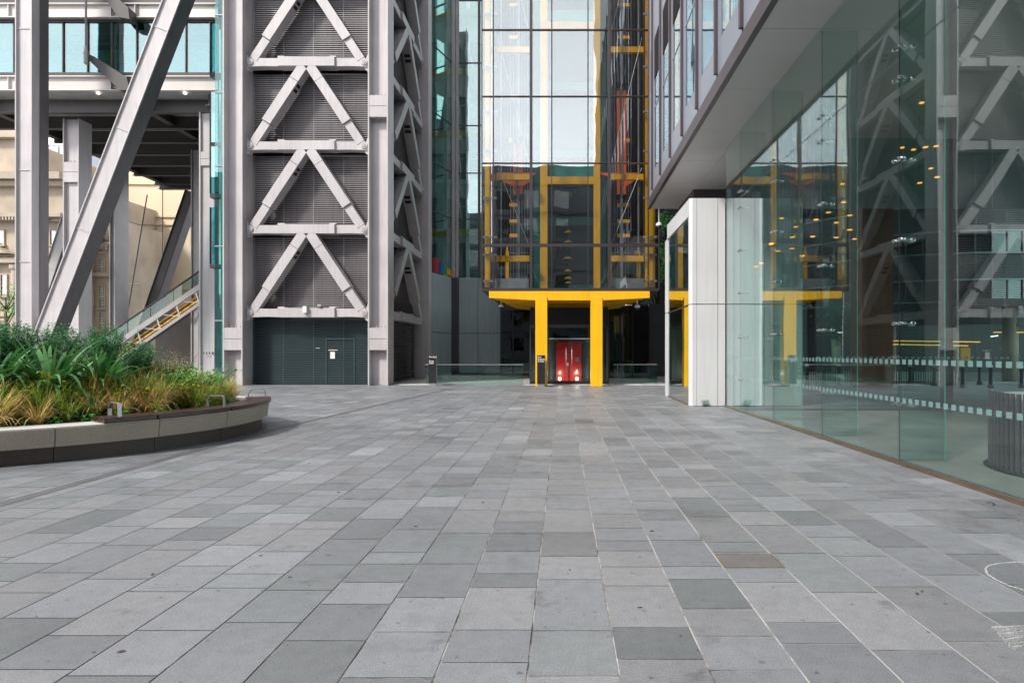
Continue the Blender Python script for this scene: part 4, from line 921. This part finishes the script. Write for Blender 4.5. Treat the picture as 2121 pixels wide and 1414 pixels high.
while x < X(1985, 37): mb.box(x-.035, x+.035, 37, 37.03, 0, .62); x += .14
mb.build('paling', 'paper', wf); box('fence_rail', 'paper', wf, X(1645, 37), X(1985, 37), 37.031, 37.06, .4, .46)
bol = None
for i, (px, y) in enumerate(((1671, 33), (1737, 33.4), (1795, 33), (1885, 33.4), (1935, 33.2), (1994, 31.5), (2029, 34.5), (2052, 31.2), (2116, 31.5))):
    if bol is None:
        bol = thing('bollard', 'black cast iron bollard with white cap along the street', 'bollard', (X(px, y), y, 0), 'black bollards with white caps along the street')
        c = (X(px, y), y, 0)
        MB().lathe(c, [(.14, 0), (.14, .12), (.09, .18), (.075, .9), (.10, .93), (.10, .98)], 12).build('post', 'black', bol, smooth=True)
        MB().lathe(c, [(.09, .98), (.10, 1.04), (.07, 1.1), (.01, 1.13)], 12).build('cap', 'paper', bol, smooth=True)
    else:
        c = copy_tree(bol); c.location = (X(px, y), y, 0)
for i, (p, q, m, lab) in enumerate((((1800,705),(2030,708),'trail_glow','upper added amber bar in place of a car light trail across the street'), ((1800,712),(2005,716),'trail_glow','lower added amber bar in place of a car light trail across the street'), ((2058,688),(2121,688),'trail_glow','added amber bar in place of a light trail nearest the right edge'), ((2052,697),(2067,695),'lamp_c','short greenish white tube light by the round column'))):
    y = 42; a = (X(p[0], y), y, Z(p[1], y)); b = (X(q[0], y), y, Z(q[1], y))  # amber bars and their backings are added in place of car light streaks
    t = thing('light_streak', lab, 'light', a); MB().beam(a, b, .07, .05).build('tube', m, t); MB().beam((a[0], y+.08, a[2]+.05), (b[0], y+.08, b[2]+.05), .1, .05).build('streak_backing', 'charcoal', t)
rc = thing('round_column', 'pale round concrete column beyond the lobby near the right edge', 'column', (X(2090, 36), 36, 0))
MB().lathe((X(2090, 36), 36, 0), [(.33, 0), (.33, 4.2)], 20).build('shaft', 'stone', rc, smooth=True); box('capital', 'dark', rc, X(2090,36)-3, X(2090,36)+8, 35, 40, 4.2, 4.6)
# ================================================================== behind the camera (seen in reflections)
sbk = thing('stone_office', 'grey stone office building facing the glass lift tower', 'building', (-20, -26, 0))
box('wall', mat('grey stone', (.12,.13,.14), .8, 0, .15, .3), sbk, -60, 60, -34, -26, 0, 28)
for j in range(6):
    for i in range(15):
        x = -58.5+i*4.1
        if j*15+i < 90:
            MB().box(x, x+1.9, -26.0, -25.97, 2+j*4, 4.6+j*4).build('window', 'g_dark', sbk)
for j in range(6): box('string_course', 'stone_dk', sbk, -60, 60, -25.99, -25.7, 5.2+j*4, 5.5+j*4)
# ================================================================== PLANTER, BENCH, PLANTS
PC = (-11.2, 13.3)
pl = thing('round_planter', 'large round raised planter with pale granite rim over a dark recessed plinth', 'planter', (*PC, 0))
def ring(r0, r1, z0, z1, a0, a1, step=2., b0=None):
    mb = MB(); n = max(2, int(abs(a1-a0)/step)+1)
    vs = []
    for i in range(n+1):
        a = R(a0+(a1-a0)*i/n); c, s = math.cos(a), math.sin(a)
        rb = r1 if b0 is None else b0
        vs += [(PC[0]+r0*c, PC[1]+r0*s, z0), (PC[0]+rb*c, PC[1]+rb*s, z0), (PC[0]+r1*c, PC[1]+r1*s, z1), (PC[0]+r0*c, PC[1]+r0*s, z1)]
    fs = [(i*4+k, i*4+(k+1)%4, i*4+4+(k+1)%4, i*4+4+k) for i in range(n) for k in range(4)] + [(0,1,2,3), (n*4+3, n*4+2, n*4+1, n*4)]
    return mb.add(vs, fs)
for k in range(20):
    a0 = -44 - 18*k + .06; a1 = a0 + 18 - .12
    b = ring(4.15, 4.76, .25, .54, a0, a1, b0=4.72).build('rim_block', 'granite', pl, bevel=.008)
    ring(4.17, 4.75, .5402, .558, a0, a1).build('rim_coping', 'granite_top', pl, bevel=.006)
    ring(4.3, 4.6, 0, .249, a0, a1).build('plinth_block', 'granite_d', pl)
mb = MB(); n = 40; m_ = 8; vs = []
def soilz(r): return .50 + .66*(1-(r/4.2)**2)
for j in range(m_+1):
    r = 4.2*j/m_
    for i in range(n): a = 2*math.pi*i/n; vs.append((PC[0]+r*math.cos(a), PC[1]+r*math.sin(a), soilz(r)))
mb.add(vs, [(j*n+i, j*n+(i+1)%n, (j+1)*n+(i+1)%n, (j+1)*n+i) for j in range(m_) for i in range(n)]); mb.build('soil', 'soil', pl, fix=False)
bn = thing('curved_bench', 'dark timber slatted bench with steel armrests curving along the planter rim', 'bench', (-6.7, 12.5, .56))
for j in range(4):
    r0 = 4.27 + j*.133
    for a0, a1 in ((-36.5, -26.9), (-26.6, -7.4), (-7.1, 12), (12.3, 31)):
        ring(r0, r0+.122 if j < 3 else 4.80, .575 if j < 3 else .565, .65, a0, a1, 1.5).build('slat', 'wood', bn, bevel=.012)
mb = MB()
for a in (-35, -27, -17, -7.2, 3, 12, 22, 30): mb.add(*[(lambda q: (q.v, q.f))(ring(4.3, 4.74, .559, .574, a-.5, a+.5, .5))][0])
mb.build('bench_support', 'black', bn)
for a in (-33.5, -8.5, 17.5):
    c, s = math.cos(R(a)), math.sin(R(a)); t = Vector((-s, c, 0)); P = lambda r, z: Vector((PC[0]+r*c, PC[1]+r*s, z))
    mb = MB(); pts_ = [P(4.36, .651), P(4.36, .77), P(4.43, .87), P(4.66, .87), P(4.70, .85), P(4.72, .651)]
    for p, q in zip(pts_[:-1], pts_[1:]): mb.beam(p, q + (q-p).normalized()*.004, .012, .06, t)
    mb.build('armrest', 'brushed', bn)
# ---- plant meshes
def blade(mb, base, az, length, width, lean, curl, segs=4, mi=0, fold=0):
    mb.cur = mi; d = Vector((math.cos(az), math.sin(az), 0)); sd_ = Vector((-math.sin(az), math.cos(az), 0)); p = Vector(base); ang = lean; vs = []
    for i in range(segs+1):
        f = i/segs; wd = width*(1-f**2.2)*(.6+.8*min(f*2, 1)) * .5 + .0005
        vs += [p - sd_*wd, p + sd_*wd]
        p = p + (d*math.sin(ang) + Vector((0,0,1))*math.cos(ang))*(length/segs); ang += curl/segs
    mb.add(vs, [(2*i, 2*i+1, 2*i+3, 2*i+2) for i in range(segs)]); mb.cur = 0
def leaf(mb, p, d, n, ln, wd, mi=0):
    mb.cur = mi; d = Vector(d).normalized(); s = d.cross(Vector(n)).normalized(); up = s.cross(d); p = Vector(p)
    mb.add([p, p+d*ln*.45+s*wd/2+up*ln*.03, p+d*ln - up*ln*.08, p+d*ln*.45-s*wd/2+up*ln*.03], [(0,1,2,3)]); mb.cur = 0
def grass_mesh(seed, nb, straw, hmin, hmax):
    random.seed(seed); mb = MB()
    for i in range(nb):
        a = random.random()*6.283; r = random.random()**.5*.09; h = random.uniform(hmin, hmax)
        blade(mb, (r*math.cos(a), r*math.sin(a), 0), a+random.uniform(-.5, .5), h, random.uniform(.006, .012), random.uniform(.02, .75), random.uniform(.2, 2.3), 4, 1 if random.random() < straw else 0)
    return mb
def strap_mesh(seed, nb, hmin, hmax):
    random.seed(seed); mb = MB()
    for i in range(nb):
        a = random.random()*6.283; r = random.random()**.5*.18; h = random.uniform(hmin, hmax)
        blade(mb, (r*math.cos(a), r*math.sin(a), 0), a+random.uniform(-.3, .3), h, random.uniform(.06, .10), random.uniform(.02, .75), random.uniform(.4, 2.6), 8, 1 if random.random() < .05 else 0)
    return mb
def shrub_mesh(seed, stems, h, ln, wd, spread=.45, per=46, mi2=.0):
    random.seed(seed); mb = MB()
    for i in range(stems):
        a = random.random()*6.283; lean = random.random()**.7*spread; hh = h*random.uniform(.6, 1.0)
        top = Vector((math.cos(a)*lean*hh*1.3, math.sin(a)*lean*hh*1.3, hh)); b = Vector((math.cos(a)*.08, math.sin(a)*.08, 0))
        mb.cur = 1; mb.tube([b, b.lerp(top, .5)+Vector((0,0,.04)), top], .008, 4, .003); mb.cur = 0
        for k in range(per):
            f = random.uniform(.25, 1.0); p = b.lerp(top, f) + Vector([random.gauss(0, .035) for _ in range(3)])
            az = random.random()*6.283; leaf(mb, p, (math.cos(az), math.sin(az), random.uniform(-.2, .9)), (0,0,1), ln*random.uniform(.6, 1.25), wd*random.uniform(.7, 1.2), 2 if random.random() < mi2 else 0)
    return mb
def plant(mb, name, mats, label, cat, group, spots, srange=(.85, 1.15), children=None):
    first = None
    for i, (x, y, z) in enumerate(spots):
        if first is None:
            o = mb.build(name, mats, loc=(0, 0, 0), fix=False); first = o; tag(o, label, cat, group)
        else: o = first.copy(); COL.objects.link(o)
        o.location = (x, y, z); s = random.uniform(*srange); o.scale = (s, s, s*random.uniform(.9, 1.1)); o.rotation_euler = (0, 0, random.random()*6.283)
def spot(a, r): return (PC[0]+r*math.cos(R(a)), PC[1]+r*math.sin(R(a)), soilz(r)-.03)
random.seed(11)
sp = [[], [], [], []]
for i in range(165):
    a = random.uniform(-150, 62); r = random.uniform(2.75, 4.0)
    if a < -50: r = random.uniform(3.1, 4.0)
    if a > 10: r = random.uniform(2.2, 4.0)
    sp[i % 4].append(spot(a, r))
gl_ = 'autumn straw and green ornamental grass tuft inside the planter rim'
for i in range(4):
    straw = (.85, .7, .5, .15)[i]
    plant(grass_mesh(20+i, 210, straw, .28, .72), 'ornamental_grass', ['grass_g', 'grass_y'],
          gl_ if i < 3 else 'mostly green narrow bladed grass tuft near the bench', 'grass tuft', 'straw coloured grasses in the planter' if i < 3 else 'green grass tufts in the planter', sp[i])
plant(strap_mesh(31, 105, .9, 1.6), 'strap_leaf_plant', ['leaf_strap', 'leaf_yel'], 'big clump of arching glossy dark green strap leaves in the planter', 'plant', 'strap leaved clumps in the planter',
      [spot(-40, 2.9), spot(-55, 2.7), spot(-24, 2.75)], (.86, .95))
sp1 = [spot(a, r) for a, r in ((-100,2.7),(-112,2.4),(-88,2.6),(-120,3.0),(-95,1.8),(-130,2.6),(-78,2.0),(-104,3.2),(-90,3.3),(-140,3.2))]
plant(shrub_mesh(41, 34, 1.2, .085, .055, .45, 90), 'leafy_shrub', ['leaf_dark', 'stem'], 'dense dark green leafy shrub at the left of the planter', 'shrub', 'dark shrubs at the left of the planter', sp1)
sp2 = [spot(a, r) for a, r in ((-60,.9),(-20,1.0),(0,1.9),(20,1.4),(60,.8),(120,1),(180,1.2),(-140,1.3),(-5,2.5),(-165,2.2),(-90,.7),(170,.2),(15,2.3))]
plant(shrub_mesh(43, 36, 1.38, .07, .045, .42, 110), 'upright_shrub', ['leaf_dark', 'stem'], 'upright small leaved green shrub behind the strap leaves', 'shrub', 'upright shrubs at the back of the planter', sp2, (.72, .95))
plant(shrub_mesh(45, 50, 1.0, .035, .022, .6, 90), 'silver_shrub', ['leaf_pale', 'stem'], 'airy pale silver green shrub right of the strap leaves', 'shrub', None, [spot(18, 2.75)], (1, 1))
plant(shrub_mesh(47, 18, .6, .13, .065, .9, 22), 'broad_leaf_shrub', ['leaf_bright', 'stem'], 'low bright green broad leaved shrub near the right of the planter', 'shrub', 'bright broad leaved shrubs in the planter', [spot(4, 3.0), spot(22, 3.3), spot(-4, 3.35), spot(35, 3.2), spot(12, 3.5)])
sp3 = [spot(random.uniform(-75, 10), random.uniform(3.1, 3.95)) for _ in range(46)]
plant(shrub_mesh(49, 5, .62, .08, .055, .4, 14), 'yellowing_stalk', ['leaf_yel', 'stem'], 'thin stalk with yellow green leaves among the grasses', 'plant', 'yellowing stalks among the grasses', sp3, (.7, 1.15))
sp4 = [spot(a, random.uniform(4.0, 4.12)) for a in range(-140, 20, 7)]
plant(shrub_mesh(51, 9, .12, .09, .06, 1.5, 6), 'low_creeper', ['leaf_bright', 'stem'], 'low green creeping plant along the inner planter rim', 'plant', 'low creepers along the planter rim', sp4)
# ---- trees beyond
def tree(label, x, y, h, r, leafm, n=900, seed=1, lsz=.12, z0=0, group=None):
    random.seed(seed); t = thing('small_tree', label, 'tree', (x, y, z0), group); mb = MB()
    mb.tube([(x, y, z0), (x+.05, y, z0+h*.5), (x, y, z0+h*.9)], h*.02, 8, h*.006); ends = []
    for i in range(12):
        a = random.random()*6.283; f = random.uniform(.35, .8); e = Vector((x+math.cos(a)*r*random.uniform(.4, .95), y+math.sin(a)*r*random.uniform(.4, .95), z0+h*min(1, f+random.uniform(.1, .3))))
        mb.tube([(x, y, z0+h*f), e], h*.007, 5, h*.003); ends.append(e)
    mb.build('trunk', 'stem', t); mb = MB()
    for i in range(n):
        e = random.choice(ends); p = e + Vector([random.gauss(0, r*.22) for _ in range(3)])
        leaf(mb, p, [random.gauss(0, 1) for _ in range(3)], (.2, .1, 1), lsz*random.uniform(.6, 1.3), lsz*.6)
    mb.build('crown', leafm, t, fix=False)
tree('small leafy tree in shade at the far left edge', X(12, 44), 44, 6, 1.0, 'leaf_bright', 1200, 3, .16)
tree('thin sparse tree beside the escalator', X(305, 54), 54, 5.6, 1.0, 'grass_y', 350, 4, .14)
tree('green climbing tree above the passage right of the lift tower', X(1396, 46), 46, 11.5, 1.5, 'leaf_bright', 2600, 5, .22)
tree('dark green street tree seen through the lobby', X(1745, 38), 38, 4.6, 1.6, 'leaf_dark', 2600, 6, .2)
# ================================================================== small things on the ground
ac = thing('access_cover', 'slab filled access cover with thin brass frame in the paving', 'access cover', (1.5, 5.3, 0))
mb = MB(); x0, x1, y0, y1 = 1.278, 1.758, 5.15, 5.50
for a in ((x0, x1, y0, y0+.012), (x0, x1, y1-.012, y1), (x0, x0+.012, y0+.012, y1-.012), (x1-.012, x1, y0+.012, y1-.012)): mb.box(*a, .001, .006)
mb.build('cover_frame', mat('brass frame', (.30,.22,.13), .4, .5, .3, 8), ac); box('cover_slab', mat('cover stone', (.155,.145,.15), .5, 0, .15, 5, fine=.2), ac, x0+.013, x1-.013, y0+.013, y1-.013, .001, .0045)
def stroke(name, label, pts, wd, m='chalk', cat='chalk mark'):
    mb = MB()
    for (xa, ya), (xb, yb) in zip(pts[:-1], pts[1:]):
        d = Vector((xb-xa, yb-ya)); 
        if d.length < 1e-5: continue
        d.normalize(); nn = Vector((-d.y, d.x))*wd/2
        mb.prism([(xa-nn.x, ya-nn.y), (xb-nn.x, yb-nn.y), (xb+nn.x, yb+nn.y), (xa+nn.x, ya+nn.y)], 'z', .001, .0035)
    return tag(mb.build(name, m, loc=(pts[0][0], pts[0][1], 0)), label, cat)
def GP(px, py): d = py-CY; return ((px-CX)*CH/d, CH*F/d)
stroke('chalk_line', 'curved white chalk outline on the paving at the right edge', [GP(*p) for p in ((2135,1164),(2100,1164),(2070,1166),(2048,1171),(2041,1178),(2045,1188),(2062,1200),(2090,1213),(2110,1218),(2135,1228))], .016)
random.seed(9); scr = []
for i in range(30):
    f = i/29; scr += [GP(2055+f*45+random.uniform(-4,4), 1298+f*46), GP(2140, 1296+f*40+random.uniform(-3,3))]
stroke('chalk_scribble', 'white chalk scribbled patch on the paving near the bottom right corner', scr, .009)
stroke('hooked_wire', 'small black hooked wire lying on the paving by the glass wall', [GP(*p) for p in ((2043,1041),(2050,1040),(2057,1042),(2060,1045),(2056,1047))], .014, 'black', 'wire')
random.seed(12)
lv = [(1690,905),(1938,1000),(600,1195),(316,1190),(540,1150),(1326,1258),(1910,1225),(1900,1230),(1350,1100),(1230,917),(1143,879),(75,1276),(250,1350),(195,1350),(700,1020),(2110,1078),(1560,1160),(480,950),(560,925),(640,960),(410,985),(300,1010),(585,880),(1000,1040),(860,1090),(1180,1180),(1750,1010),(1800,1120)]
fl = None  # added brown flecks in place of dark wet stains
for i, (px, py) in enumerate(lv):
    x, y = GP(px, py)
    if fl is None:
        mb = MB(); mb.add([(-.035,0,.003),(-.01,.018,.010),(.02,.014,.012),(.04,0,.005),(.015,-.016,.008),(-.015,-.014,.004)], [(0,1,2,3,4,5)]); fl = mb.build('stain_fleck', 'stainfleck', fix=False); o = fl
        tag(fl, 'small brown fleck added in place of a wet stain on the grey paving', 'leaf', 'brown flecks in place of wet stains scattered on the paving')
    else: o = fl.copy(); COL.objects.link(o)
    o.location = (x, y, .001); o.rotation_euler = (0, 0, random.random()*6.28); s = random.uniform(.3, .7); o.scale = (s, s, s)
